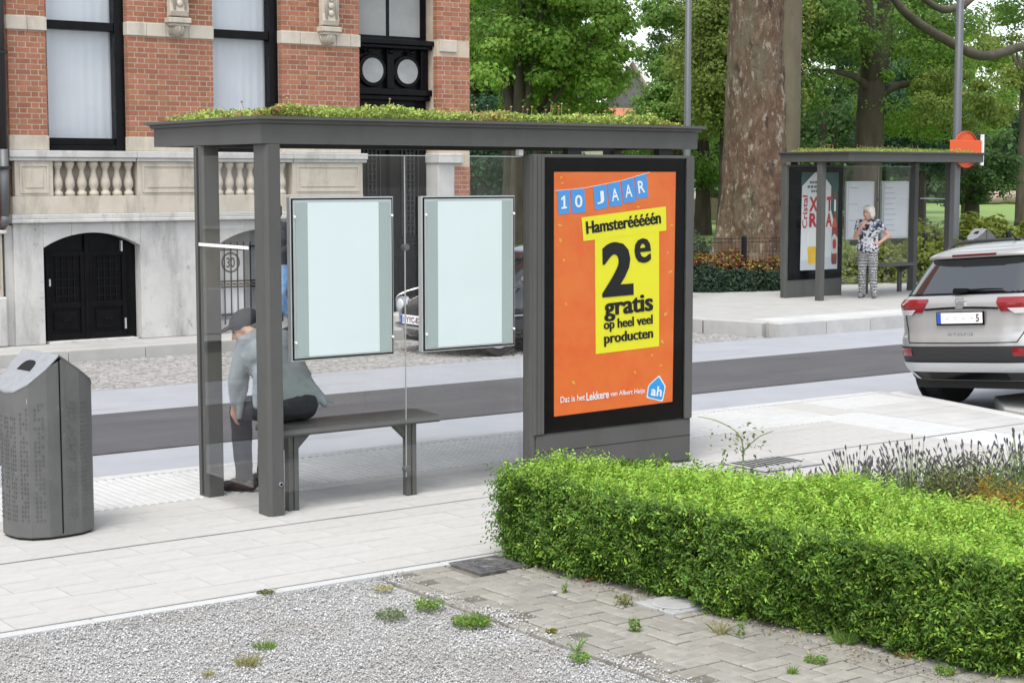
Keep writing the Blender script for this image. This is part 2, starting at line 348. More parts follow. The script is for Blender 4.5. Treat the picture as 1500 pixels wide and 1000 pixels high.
# ================================================================== ground, roads, pavements
Z_R = -0.14
sheet('ground', [(-300, -300), (900, -300), (900, 900), (-300, 900)], -0.165, mat('town_ground', (0.20, 0.20, 0.19), 0.95, 0, (0.26, 0.26, 0.245), 0.6, 8))
gut = tag(MB().add([(-40, 8.9, Z_R - 0.004), (90, 8.9, Z_R - 0.004), (90, 12.82, Z_R - 0.004), (-40, 12.82, Z_R - 0.004)], [(0, 1, 2, 3)]).build('road_gutter', MT['gutter'], org=(0, 0, 0)), kind='structure')
sheet('road', [(-60, 12.82), (140, 12.82), (140, 15.04), (-60, 15.04)], Z_R, MT['asphalt'])
sheet('road_seam', [(-60, 12.83), (140, 12.83), (140, 12.90), (-60, 12.90)], Z_R + 0.002, mat('bitumen_seam', (0.05, 0.049, 0.05), .7, 0, (0.08, 0.078, 0.08), 6))
sheet('road_shoulder', [(-60, 15.04), (140, 15.04), (140, 16.74), (-60, 16.74)], Z_R - 0.002, MT['gutter'])

pav = sheet('pavement', [(-12, 7.45), (30, 7.45), (30, 8.95), (12.15, 8.95), (12.62, 10.95), (12.62, 11.12), (-12, 11.12)], -0.0035, MT['mortar'])
WORLD[pav.name] = Vector((0, 0, 0))
unit = soft_box('paver_block', 1, 1, 0.04, MT['slab'], 0.002)
unitw = soft_box('white_block', 1, 1, 0.04, MT['whitestone'], 0.006)
far_slabs = MB()
def run(x0, x1, y0, y1, ln, off, keep):
    x = x0 - off
    while x < x1 - 0.02:
        a = max(x, x0) + 0.0018; b = min(x + ln, x1) - 0.0018
        if b - a > 0.05:
            cx = (a + b) / 2; cy = (y0 + y1) / 2; dz = random.uniform(-0.001, 0.001)
            if keep:
                share(unit, 'paver', pav, (cx, cy, dz), (b - a, y1 - y0 - 0.0036, 1.0), (0, 0, random.uniform(-0.002, 0.002)))
            else:
                far_slabs.box(a, b, y0 + 0.003, y1 - 0.003, -0.04, dz)
        x += ln
for i in range(6):
    y0 = 7.545 + i * 0.2233
    run(2.2, 10.66, y0, y0 + 0.2233, 0.45, 0.225 * (i % 2), True); run(11.36, 14.5, y0, y0 + 0.2233, 0.45, 0.225 * (i % 2), False)
for i in range(5):
    y0 = 8.91 + i * 0.212
    run(2.6, 10.66, y0, y0 + 0.212, 0.45, 0.225 * (i % 2), True)
    if i == 0: run(11.36, 12.12, y0, y0 + 0.212, 0.45, 0.1, False)
    else: run(11.36, 12.16 + 0.045 * i, y0, y0 + 0.212, 0.45, 0.225 * (i % 2), False)
for i in range(2):
    y0 = 9.972 + i * 0.212
    run(11.36, 12.42 + 0.03 * i, y0, y0 + 0.212, 0.45, 0.225 * (i % 2), False)
o = far_slabs.build('paver', MT['slab_isl'], pav); o['kind'] = 'stuff'
# ribbed white guidance slabs along the kerb
rb = MB()
xs = np.linspace(-0.5, 0.5, 15); prof = []
for i, x in enumerate(xs): prof.append((x, 0.0))
pr = [(-0.495, -0.04), (0.495, -0.04), (0.495, -0.004)]
for k in range(7, -1, -1):
    c = -0.44 + k * 0.1257
    pr += [(c + 0.045, -0.004), (c + 0.032, 0.003), (c - 0.032, 0.003), (c - 0.045, -0.004)]
pr += [(-0.495, -0.004)]
rb.prism(pr, 'y', -0.495, 0.495)
rme = bpy.data.meshes.new('ribbed_slab'); rme.from_pydata(rb.v, [], rb.f); rme.materials.append(MT['whitestone']); rme.update()
for j in range(2):
    for i in range(18):
        share(rme, 'ribbed_slab', pav, (1.95 + i * 0.5 + 0.25, 9.971 + j * 0.503 + 0.2515, 0.0), (0.503, 0.505, 1))
for i in range(11):   # kerb stones
    share(unitw, 'kerb_stone', pav, (1.5 + i * 1.0 + 0.5, 11.05, 0.002), (0.995, 0.125, 4.5))
for (x0, x1, y0, y1) in [(10.7, 11.35, 7.56, 8.21), (10.7, 11.35, 8.215, 8.87), (10.7, 11.35, 8.915, 9.56), (10.7, 11.35, 9.565, 10.2), (11.36, 11.9, 10.4, 10.975), (11.905, 12.45, 10.4, 10.975)]:
    share(unitw, 'guidance_slab', pav, ((x0 + x1) / 2, (y0 + y1) / 2, 0.001), (x1 - x0 - 0.006, y1 - y0, 1))
gq = soft_box('grey_block', 1, 1, 0.04, MT['greystone'], 0.006)
share(gq, 'attention_slab', pav, (11.03, 10.59, 0.0015), (0.64, 0.74, 1))
for i in range(13):   # pale edging along the gravel
    share(unitw, 'edging_stone', pav, (-1.0 + i + 0.5, 7.487, -0.001), (0.994, 0.075, 2.5))
pj = MB(); pj.box(-2, 12.1, 8.884, 8.911, -0.013, -0.0025); pj.box(-2, 12.1, 7.526, 7.544, -0.013, -0.003)
pj.build('open_joint', mat('dark_joint', (0.11, 0.108, 0.1), 0.9), pav)
# parking bay kerb behind the silver car
bk = MB(); bk.add([(12.12, 8.93, Z_R - .02), (12.28, 8.93, Z_R - .02), (12.76, 10.97, Z_R - .02), (12.60, 10.97, Z_R - .02), (12.12, 8.93, 0.003), (12.28, 8.93, 0.003), (12.76, 10.97, 0.003), (12.60, 10.97, 0.003)],
                  [(0, 3, 2, 1), (4, 5, 6, 7), (0, 1, 5, 4), (1, 2, 6, 5), (2, 3, 7, 6), (3, 0, 4, 7)])
bk.build('bay_kerb', MT['whitestone'], pav, bevel=0.012)
bk2 = MB(); bk2.prism([(12.45, 8.90), (30, 8.90), (30, 10.22), (13.25, 10.22), (12.62, 9.62)], 'z', Z_R - .02, -0.004); bk2.build('bay_apron', MT['greystone'], pav, bevel=0.012)

# --- far side: cobbles, footpath, platform
cob = MB(); rr = random.Random(3)
y = 16.76
while y < 19.55:
    x = 4.0 + rr.random() * 0.1
    while x < 17.2:
        w = rr.uniform(0.085, 0.125); d = 0.082
        if not (x > 16.0 + (19.4 - y) * 0.25 and x > 15.9):
            h = Z_R + rr.uniform(-0.008, 0.008); c = 0.013
            cob.add([(x, y, h - .05), (x + w, y, h - .05), (x + w, y + d, h - .05), (x, y + d, h - .05), (x + c, y + c, h), (x + w - c, y + c, h), (x + w - c, y + d - c, h), (x + c, y + d - c, h)],
                    [(4, 5, 6, 7), (0, 1, 5, 4), (1, 2, 6, 5), (2, 3, 7, 6), (3, 0, 4, 7)])
        x += w + 0.010
    y += 0.092
o = cob.build('cobblestones', MT['cobble'], org=(0, 0, 0)); tag(o, 'grey cobbled parking strip in front of the townhouse', 'cobbles', kind='stuff')
sheet('parking_strip', [(-40, 16.72), (17.4, 16.72), (17.4, 19.7), (-40, 19.7)], Z_R - 0.024, MT['joint'])
fp = sheet('footpath', [(-40, 19.66), (16.2, 19.66), (16.2, 22.6), (-40, 22.6)], -0.004, mat('grey_footpath', (0.33, 0.325, 0.31), 0.9, 0, (0.39, 0.385, 0.37), 2.5, 8, bump=0.2, bscale=60))
WORLD[fp.name] = Vector((0, 0, 0))
ks = soft_box('kerb_block', 1, 1, 0.17, MT['greystone'], 0.012)
for i in range(13): share(ks, 'kerb_stone', fp, (3.6 + i + 0.5, 19.6, 0.0), (0.99, 0.15, 1))
PZ = 0.05
plat = MB(); plat.prism([(16.9, 16.9), (60, 16.9), (60, 22.8), (15.4, 22.8), (16.0, 19.6), (16.55, 18.2)], 'z', Z_R - 0.03, PZ)
plat = tag(plat.build('bus_platform', mat('platform_paving', (0.33, 0.325, 0.305), 0.9, 0, (0.38, 0.375, 0.36), 2.2, 8, bump=0.2, bscale=70), org=(0, 0, 0)), kind='structure')
kb = soft_box('platform_kerb', 1, 1, 0.21, mat('pale_kerb', (0.38, 0.378, 0.365), 0.85, 0, (0.44, 0.437, 0.42), 4, 6, bump=0.2, bscale=60, obj_rand=0.07), 0.012)
for i in range(12): share(kb, 'kerb_stone', plat, (16.86 + i * 0.92 + 0.46, 16.79, PZ + 0.005), (0.905, 0.24, 1))
for i in range(3):
    a = Vector((16.83, 16.95, 0)); b = Vector((15.95, 19.7, 0)); t0 = a.lerp(b, i / 3 + 1 / 6)
    share(kb, 'kerb_stone', plat, (t0.x, t0.y, PZ + 0.005), (0.16, 0.94, 1), (0, 0, math.atan2((a - b).x, (b - a).y) * 1))
wb = soft_box('white_edge_slab', 1, 1, 0.03, MT['whitestone'], 0.006)
for i in range(20): share(wb, 'edge_slab', plat, (17.3 + i * 0.5, 17.2, PZ + 0.006), (0.495, 0.5, 1))
sheet('lawn', [(15.3, 24.2), (400, 24.2), (400, 500), (-60, 500), (-60, 34), (15.3, 34)], -0.03, MT['grass'])

# --- foreground: gravel, brick paving
sheet('gravel_bed', [(-6, 0), (4.62, 0), (4.62, 7.445), (-6, 7.445)], -0.024, MT['gravelbed'])
sheet('planting_bed', [(5.3, 0), (14, 0), (14, 7.445), (5.3, 7.445)], -0.05, MT['soil'])
rng = np.random.default_rng(5)
# gravel stones (one mass): jittered octahedra-like pebbles
_a = np.arange(5) * 2 * np.pi / 5
IV = np.concatenate([[(0, 0, .95)], np.stack([np.cos(_a), np.sin(_a), np.array([.15, -.2, .2, -.1, .05])], 1), [(0, 0, -.9)]])      # chipped seven-cornered stone
IF = np.array([(0, 1 + k, 1 + (k + 1) % 5) for k in range(5)] + [(6, 1 + (k + 1) % 5, 1 + k) for k in range(5)])
def stones(name, P, S, material, parent=None):
    n = len(P)
    V = IV[None] * (1 + rng.uniform(-0.25, 0.25, (n, 7, 1)))
    V = V * (S[:, None, None] * rng.uniform(0.65, 1.25, (n, 1, 3)))
    a = rng.uniform(0, 6.283, n); b = rng.uniform(-1.2, 1.2, n)
    ca, sa = np.cos(a)[:, None], np.sin(a)[:, None]; cb, sb = np.cos(b)[:, None], np.sin(b)[:, None]
    y = V[..., 1] * cb - V[..., 2] * sb; z = V[..., 1] * sb + V[..., 2] * cb; x = V[..., 0]
    V = np.stack([x * ca - y * sa, x * sa + y * ca, z * 0.8], -1) + P[:, None, :]
    me = bpy.data.meshes.new(name); me.vertices.add(n * 7); me.vertices.foreach_set('co', V.astype(np.float32).ravel())
    F = (IF[None] + (np.arange(n) * 7)[:, None, None]).reshape(-1)
    me.loops.add(len(F)); me.loops.foreach_set('vertex_index', F.astype(np.int32)); me.polygons.add(n * 10)
    me.polygons.foreach_set('loop_start', np.arange(0, len(F), 3, dtype=np.int32)); me.update(calc_edges=True); me.materials.append(material)
    o = bpy.data.objects.new(name, me); col.objects.link(o); o['kind'] = 'stuff'
    return o
NG = 72000
gx = rng.uniform(1.6, 4.75, NG); gy = rng.uniform(4.3, 7.44, NG)
edge = 4.56 + 0.05 * np.sin(gy * 5.1) + 0.05 * np.sin(gy * 13) + np.clip(gy - 6.9, 0, 1) * 0.1
vis = (gx < edge + rng.exponential(0.05, NG) - 0.02) & (gx * 0.8076 - gy * 0.5902 > -2.75) & (gx * 0.59 + gy * 0.807 > 5.6)
gx, gy = gx[vis], gy[vis]
sz = rng.uniform(0.0036, 0.0072, len(gx)) * (1 + 0.45 * (rng.random(len(gx)) > 0.93))
gz = -0.023 + rng.uniform(0, 0.012, len(gx)) + 0.004 * np.sin(gx * 2.1 + gy) + .012 * np.clip((gy - 7.2) / .22, 0, 1)
gz = np.where(gx > 4.55, 0.002 + sz * 0.4, gz)
g = stones('gravel', np.stack([gx, gy, gz], 1), sz, MT['gravel']); tag(g, 'loose pale grey gravel in the foreground', 'gravel')

bp_ = sheet('brick_paving', [(4.60, 2.6), (6.2, 2.6), (6.2, 7.447), (4.60, 7.447)], -0.014, MT['joint'])
WORLD[bp_.name] = Vector((0, 0, 0))
pm = soft_box('paver_brick', 0.1985, 0.0935, 0.05, MT['paver'], 0.006)
cell = 0.105; npav = 0; rest = MB(); rest.cm = 0
for j in range(0, 46):
    for i in range(0, 16):
        d = (i - j) % 4; x = 4.665 + i * cell; y = 2.62 + j * cell
        if d == 0: cx, cy, rz = x + cell, y + cell / 2, 0.0
        elif d == 3: cx, cy, rz = x + cell / 2, y + cell, math.pi / 2
        else: continue
        if cx > 5.9 or cy > 7.40: continue
        if 5.02 < cx < 5.36 and 7.16 < cy: continue
        p = share(pm, 'brick_paver', bp_, (cx, cy, random.uniform(-0.006, 0.001)), None, (random.uniform(-0.012, 0.012), random.uniform(-0.012, 0.012), rz + random.uniform(-0.015, 0.015)))
for k in range(23):
    share(pm, 'brick_paver', bp_, (4.613, 2.7 + k * 0.208, random.uniform(-0.006, 0.0)), None, (0, random.uniform(-0.03, 0.01), math.pi / 2 + random.uniform(-0.02, 0.02)))
# dirt washed over the paving near the pavement
# manhole cover
mh = thing('manhole_cover', 'square dark iron manhole cover beside the tip of the hedge', 'manhole cover', (5.19, 7.315, 0.0))
iron = mat('cast_iron', (0.075, 0.075, 0.08), 0.55, 0.3, (0.16, 0.155, 0.15), 14, 8, bump=0.5, bscale=60)
q = MB(); q.box(5.03, 5.35, 7.16, 7.47, -0.03, 0.006); q.build('frame', iron, mh, bevel=0.004)
q = MB(); q.box(5.055, 5.325, 7.185, 7.445, 0.004, 0.010)
for k in range(6):
    a = 5.085 + k * 0.042; q.box(a, a + 0.014, 7.21, 7.42, 0.010, 0.014)
q.build('lid', iron, mh, bevel=0.002)
q = MB(); q.lathe([(0.075, 0.0), (0.082, 0.007), (0.095, 0.007), (0.10, 0.0)], (5.19, 7.315, 0.010), 28, cap=False); q.build('ring', iron, mh)
# concrete cover
cc = thing('inspection_cover', 'pale concrete inspection cover with a round lid by the hedge foot', 'inspection cover', (5.42, 6.06, 0))
cm = mat('pale_concrete', (0.29, 0.29, 0.285), 0.9, 0, (0.35, 0.35, 0.345), 8, 6, bump=0.2, bscale=80)
q = MB(); q.box(5.29, 5.56, 5.92, 6.21, -0.03, 0.010); q.build('frame', cm, cc, bevel=0.006)
q = MB(); q.lathe([(0.002, 0.004), (0.108, 0.004), (0.115, 0.0)], (5.425, 6.065, 0.012), 36); q.build('lid', cm, cc)
# drain grate behind the hedge
dg_ = thing('drain_grate', 'slotted drain inlet set in the pale pavement behind the hedge', 'drain grate', (8.74, 8.72, 0.0))
q = MB(); q.box(8.42, 9.02, 8.46, 8.94, -0.02, 0.005); q.build('frame', iron, dg_, bevel=0.003)
q = MB(); q.box(8.44, 9.00, 8.475, 8.915, 0.004, 0.010); q.build('plate', cm, dg_, bevel=0.002)
for k in range(9):
    q = MB(); a = 8.475 + k * 0.058; q.box(a, a + 0.036, 8.62, 8.88, 0.0095, 0.0108); q.build('slot', mat('drain_slot', (0.008, 0.008, 0.008), 0.9), dg_)
# ================================================================== townhouse across the street
YF = 20.5
th = thing('townhouse', 'red brick townhouse with pale stone basement and black window frames', 'house', (10.8, YF, 0))
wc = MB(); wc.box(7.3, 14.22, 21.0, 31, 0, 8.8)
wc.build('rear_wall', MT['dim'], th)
def part(mb, name, m, par=None, **k): return mb.build(name, m, par or th, **k)
# brick piers (lime mortar bed, bricks stand proud)
piers = [(7.3, 7.79, 2.43), (8.87, 10.07, 2.43), (11.10, 12.33, 2.43), (13.64, 14.22, 2.43)]
BD = 0.006
for (a, b, z0) in piers:
    q = MB(); q.box(a + 0.006, b - 0.006, YF + BD, 20.998, z0, 5.2); pw = part(q, 'pier', MT['lime'])
q = MB(); q.box(13.94, 14.214, YF + BD, 20.998, 0, 2.429); part(q, 'pier', MT['lime'])
q = MB(); q.box(7.3, 14.22, YF - 0.01, 20.99, 5.2, 8.8); part(q, 'upper_wall', MT['brick_isl'])
# bricks
bricks = []
def lay(a, b, z0, z1, seed):
    rr = random.Random(seed); ch = 0.0675; n = int((z1 - z0) / ch)
    for r in range(n):
        z = z0 + r * ch + 0.006; x = a - (0.0 if r % 2 else rr.choice([0.055])); k = r % 2
        while x < b - 0.02:
            L = 0.178 if (k % 2 == 0) else 0.084
            x0 = max(x, a); x1 = min(x + L, b)
            if x1 - x0 > 0.03: bricks.append((x0, x1, z, z + ch - 0.0145))
            x += L + 0.0145; k += 1
for (a, b, z0) in piers:
    lay(a, b, 2.62 if a < 13 else 2.5, 3.905, int(a * 10)); lay(a, b, 4.09, 4.75, int(a * 10) + 1)
lay(13.94, 14.22, 0.3, 2.30, 77)
bricks.sort(key=lambda t: (abs((t[0] + t[1]) / 2 - 10.8) > 2.2, abs(t[2] - 3.4)))
bm_unit = box_mesh('brick_block', MT['brick'])
for i, (x0, x1, z0, z1) in enumerate(bricks[:300]):
    dy = random.uniform(-0.002, 0.002)
    share(bm_unit, 'brick', th, ((x0 + x1) / 2, YF + 0.05 + dy, (z0 + z1) / 2), (x1 - x0, 0.10, z1 - z0))
q = MB()
for (x0, x1, z0, z1) in bricks[300:]:
    dy = random.uniform(-0.002, 0.002); q.box(x0, x1, YF + dy, YF + 0.1, z0, z1)
o = part(q, 'brick', MT['brick_isl']); o['kind'] = 'stuff'
# stone band blocks, quoins at sill height
def blocks(xs, z0, z1, y0, m, name='stone_block'):
    for a, b in xs:
        q = MB(); q.box(a + 0.002, b - 0.002, y0, YF + 0.2, z0, z1); part(q, name, m, bevel=0.008)
blocks([(7.28, 7.55), (7.55, 7.80), (8.86, 9.13), (9.13, 9.40), (9.40, 9.72), (9.72, 10.08), (11.09, 11.38), (11.38, 11.95), (11.95, 12.18), (12.18, 12.34), (13.68, 13.98)], 3.91, 4.08, YF - 0.025, MT['cream'])
blocks([(7.29, 7.80), (8.86, 10.08), (11.09, 12.34)], 2.432, 2.615, YF - 0.012, MT['cream'])
# basement and balustrade zone
def zone(a, b):
    q = MB(); q.box(a, b, YF - 0.02, 20.998, 0.0, 1.525); return q
for a, b in [(7.30, 7.68), (8.98, 10.12), (11.42, 12.33)]:
    part(zone(a, b), 'basement_pier', MT['stone'], bevel=0.006)
def arch_head(a, b, zs, zc, zt):
    n = 14; pts = [(a, zs)]
    c = (a + b) / 2; h = zc - zs; w = (b - a) / 2; R = (w * w + h * h) / (2 * h)
    pts = []
    for i in range(n + 1):
        x = a + (b - a) * i / n; pts.append((x, zc - R + math.sqrt(R * R - (x - c) ** 2)))
    return pts
ARCH = [(7.68, 8.98), (10.12, 11.42)]
for a, b in ARCH:
    arc = arch_head(a, b, 1.215, 1.395, 1.525)
    cuts = [0, 4, 10, 14]
    for s in range(3):      # voussoir stones
        seg_ = arc[cuts[s]:cuts[s + 1] + 1]
        poly = [(p[0] + (0.0015 if k == 0 else -0.0015 if k == len(seg_) - 1 else 0), p[1]) for k, p in enumerate(seg_)]
        poly = poly + [(poly[-1][0], 1.523), (poly[0][0], 1.523)]
        q = MB(); q.prism(poly, 'y', YF - 0.022, 20.9); part(q, 'arch_stone', MT['stone'], bevel=0.004)
q = MB(); q.box(7.26, 12.36, YF - 0.09, 20.9, 1.527, 1.575); q.box(7.27, 12.355, YF - 0.07, 20.9, 1.575, 1.635); part(q, 'plinth_cornice', MT['stone'], bevel=0.01)
q = MB(); q.box(7.29, 12.345, YF - 0.05, 20.9, 1.636, 1.86); part(q, 'parapet_base', MT['cream'], bevel=0.006)
q = MB(); q.box(7.3, 12.33, YF + 0.14, 20.9, 1.861, 2.30); part(q, 'parapet_back', MT['cream'])
def pedestal(a, b):
    q = MB(); q.box(a, b, YF - 0.045, YF + 0.139, 1.862, 2.299); p = part(q, 'pedestal', MT['cream'], bevel=0.004)
    q = MB(); y0 = YF - 0.058
    for (u0, u1, v0, v1) in [(a + .06, b - .06, 1.90, 1.925), (a + .06, b - .06, 2.235, 2.26), (a + .06, a + .085, 1.925, 2.235), (b - .085, b - .06, 1.925, 2.235)]: q.box(u0, u1, y0, YF - 0.046, v0, v1)
    q.build('panel_moulding', MT['cream'], p)
    q = MB(); q.box(a + .13, b - .13, y0 + 0.004, YF - 0.046, 1.965, 2.195); q.build('panel', MT['cream'], p, bevel=0.01)
for a, b in [(7.33, 7.82), (8.95, 10.05), (11.22, 12.34)]: pedestal(a, b)
bprof = [(0.062, 0.0), (0.062, 0.05), (0.045, 0.06), (0.04, 0.085), (0.058, 0.12), (0.064, 0.165), (0.055, 0.21), (0.036, 0.27), (0.03, 0.32), (0.036, 0.345), (0.047, 0.355), (0.047, 0.375), (0.06, 0.385), (0.06, 0.437)]
bal = MB().lathe(bprof, (0, 0, 0), 14); bme = bpy.data.meshes.new('baluster'); bme.from_pydata(bal.v, [], bal.f); bme.materials.append(MT['cream']); bme.polygons.foreach_set('use_smooth', [True] * len(bme.polygons)); bme.update()
for a in (7.905, 10.135):
    for k in range(7): share(bme, 'baluster', th, (a + k * 0.158, YF + 0.03, 1.861))
blk = [(7.25, 8.93), (8.93, 10.06), (10.06, 11.22), (11.22, 12.40)]
for a, b in blk:
    q = MB(); q.box(a + 0.002, b - 0.002, YF - 0.10, YF + 0.2, 2.345, 2.43); q.box(a + 0.006, b - 0.006, YF - 0.075, YF + 0.2, 2.30, 2.345); part(q, 'sill_stone', MT['stone'], bevel=0.008)
# right jamb of the door: pale stone
q = MB(); q.box(13.64, 13.935, YF - 0.01, 20.998, 0, 2.30); part(q, 'door_jamb', MT['stone'], bevel=0.008)
q = MB(); q.box(13.62, 14.06, YF - 0.07, 20.9, 2.302, 2.44); part(q, 'impost_block', MT['stone'], bevel=0.01)
# windows
def window(a, b, z0=2.43, z1=5.2):
    w = MB(); y0 = YF + 0.16; y1 = YF + 0.26
    w.box(a + 0.005, a + 0.07, y0, y1, z0 + .002, z1); w.box(b - 0.13, b - 0.005, y0 - 0.05, y1, z0 + .002, z1)
    w.box(a + 0.07, b - 0.13, y0 - 0.04, y1, z0 + .002, z0 + 0.075); w.box(a + 0.07, b - 0.13, y0, y1, z0 + 0.075, z0 + 0.165)
    w.box(a + 0.07, b - 0.13, y0 - 0.03, y1, 3.955, 4.065)
    fr = part(w, 'window', MT['blackpaint'], bevel=0.006)
    for (p, r) in [(z0 + 0.165, 3.955), (4.065, z1)]:
        g_ = MB(); g_.box(a + 0.07, b - 0.13, y0 + 0.05, y0 + 0.058, p, r); g_.build('pane', MT['wglass'], fr)
    # curtain with soft folds
    c = MB(); n = 60; rows = []
    for zz in (z0, z1): rows.append([(a + 0.02 + (b - a - 0.04) * i / n, y0 + 0.135 + 0.003 * math.sin(i * 0.9) + 0.003 * math.sin(i * 0.31 + 1), zz) for i in range(n + 1)])
    c.loft(rows, cap=False, closed=False); c.build('curtain', MT['curtain'], fr, smooth=True)
window(7.79, 8.87); window(10.07, 11.10)
# brackets (consoles) between the windows
for cx in (9.54, 11.80):
    q = MB()
    q.prism([(YF - 0.02, 4.16), (YF - 0.13, 4.18), (YF - 0.15, 4.24), (YF - 0.13, 4.34), (YF - 0.15, 4.6), (YF - 0.24, 4.85), (YF - 0.34, 5.0), (YF - 0.34, 5.19), (YF - 0.02, 5.19)], 'x', cx - 0.13, cx + 0.13)
    br = part(q, 'bracket', MT['cream'], bevel=0.012)
    q = MB(); q.box(cx - 0.155, cx + 0.155, YF - 0.165, YF, 4.09, 4.158); q.box(cx - 0.135, cx + 0.135, YF - 0.14, YF, 4.05, 4.09); q.build('cap', MT['cream'], br, bevel=0.008)
    q = MB(); q.lathe([(0.03, -0.135), (0.07, -0.125), (0.10, -0.09), (0.12, -0.03), (0.125, 0.0)], (cx, YF - 0.015, 4.05), 20); q.build('fluted_drop', MT['cream'], br, smooth=True)
    q = MB()
    for k in range(7):
        a = math.pi + math.pi * (k + 0.5) / 7; q.tube([(cx + 0.085 * math.cos(a), YF - 0.015 + 0.085 * math.sin(a), 3.935), (cx + 0.125 * math.cos(a), YF - 0.015 + 0.125 * math.sin(a), 4.045)], [0.010, 0.014], 6)
    q.build('flutes', MT['cream'], br, smooth=True)
    q = MB()
    for sx in (-0.09, 0.065): q.box(cx + sx, cx + sx + 0.025, YF - 0.165, YF - 0.12, 4.26, 4.95)
    for k in range(6): q.ell((cx, YF - 0.145 - 0.004 * k, 4.34 + k * 0.10), 0.045, 0.02, 0.045, 10, 6)
    q.build('carving', MT['cream'], br, smooth=True)
# front door with round lights above
dr = MB(); dy = YF + 0.30
dr.box(12.335, 13.635, dy, dy + 0.06, 0.0, 4.06); front = part(dr, 'front_door', MT['blackpaint'])
q = MB(); q.box(12.335, 13.70, dy - 0.22, dy, 3.985, 4.06); q.box(12.335, 13.66, dy - 0.17, dy, 3.935, 3.985); q.build('cornice', MT['blackpaint'], front, bevel=0.012)
q = MB(); q.box(12.335, 13.66, dy - 0.16, dy, 3.27, 3.36); q.box(12.335, 13.64, dy - 0.12, dy, 3.20, 3.27); q.box(12.335, 13.64, dy - 0.10, dy, 2.86, 2.93); q.build('transom', MT['blackpaint'], front, bevel=0.012)
for cx in (12.40, 12.99, 13.57): q = MB(); q.box(cx - 0.06, cx + 0.06, dy - 0.08, dy, 3.36, 3.935); q.build('mullion', MT['blackpaint'], front, bevel=0.012)
for cx in (12.70, 13.29):
    q = MB(); q.tube([(cx, dy - 0.05, 3.62), (cx, dy - 0.001, 3.62)], [0.235, 0.235], 32); rg = q.build('round_window', MT['blackpaint'], front, bevel=0.012)
    q = MB(); q.tube([(cx, dy - 0.056, 3.62), (cx, dy - 0.0505, 3.62)], [0.175, 0.175], 32); q.build('pane', mat('frosted_pane', (0.30, 0.31, 0.30), 0.25, 0, (0.36, 0.37, 0.36), 6), rg)
for k in range(3):
    q = MB(); q.ell((12.62 + k * 0.36, dy - 0.10, 3.89), 0.05, 0.05, 0.035, 10, 6); q.build('boss', MT['blackpaint'], front, smooth=True)
# door leaves: moulded posts and iron grilles over dark glass
for cx in (12.66, 13.31):
    q = MB(); q.box(cx - 0.26, cx + 0.26, dy - 0.05, dy - 0.001, 0.02, 2.85); lf = q.build('leaf', MT['blackpaint'], front, bevel=0.01)
    q = MB(); q.box(cx - 0.17, cx + 0.17, dy - 0.056, dy - 0.0505, 1.25, 2.7); q.build('glazing', MT['black'], lf)
    q = MB(); q.box(cx - 0.19, cx + 0.19, dy - 0.075, dy - 0.051, 0.25, 0.95); q.box(cx - 0.12, cx + 0.12, dy - 0.10, dy - 0.075, 0.35, 0.85); q.box(cx - 0.22, cx + 0.22, dy - 0.09, dy - 0.051, 1.10, 1.16); q.build('lower_panel', MT['blackpaint'], lf, bevel=0.01)
    q = MB(); im = mat('grille_iron', (0.03, 0.03, 0.03), 0.5, spec=.2)
    for k in range(5): q.tube([(cx - 0.14 + k * 0.07, dy - 0.075, 1.25), (cx - 0.14 + k * 0.07, dy - 0.075, 2.7)], 0.009, 6)
    for k in range(9):
        for s in (-1, 1):
            pts = [(cx + s * (0.035 + 0.03 * math.cos(t_ * 0.7)), dy - 0.078, 1.35 + k * 0.15 + 0.055 * math.sin(t_ * 0.7)) for t_ in range(10)]
            q.tube(pts, 0.006, 5)
    q.build('grille', im, lf)
q = MB(); q.box(12.94, 13.04, dy - 0.11, dy - 0.051, 0.02, 2.85); q.box(12.92, 13.06, dy - 0.13, dy - 0.051, 2.6, 2.75); q.box(12.92, 13.06, dy - 0.13, dy - 0.051, 1.3, 1.36); q.build('centre_post', MT['blackpaint'], front, bevel=0.01)
q = MB(); q.box(12.345, 13.63, dy - 0.02, dy + 0.05, 4.062, 5.19); w3 = part(q, 'upper_light', MT['blackpaint'])
for (a, b) in [(12.42, 12.94), (13.0, 13.52)]:
    q = MB(); q.box(a, b, dy - 0.026, dy - 0.021, 4.12, 5.15); q.build('pane', mat('dusty_pane', (0.24, 0.25, 0.24), 0.2, 0, (0.28, 0.29, 0.28), 3), w3)
q = MB(); q.box(12.33, 13.64, YF - 0.25, YF + 0.35, 0.0, 0.14); part(q, 'doorstep', MT['stone'], bevel=0.015)
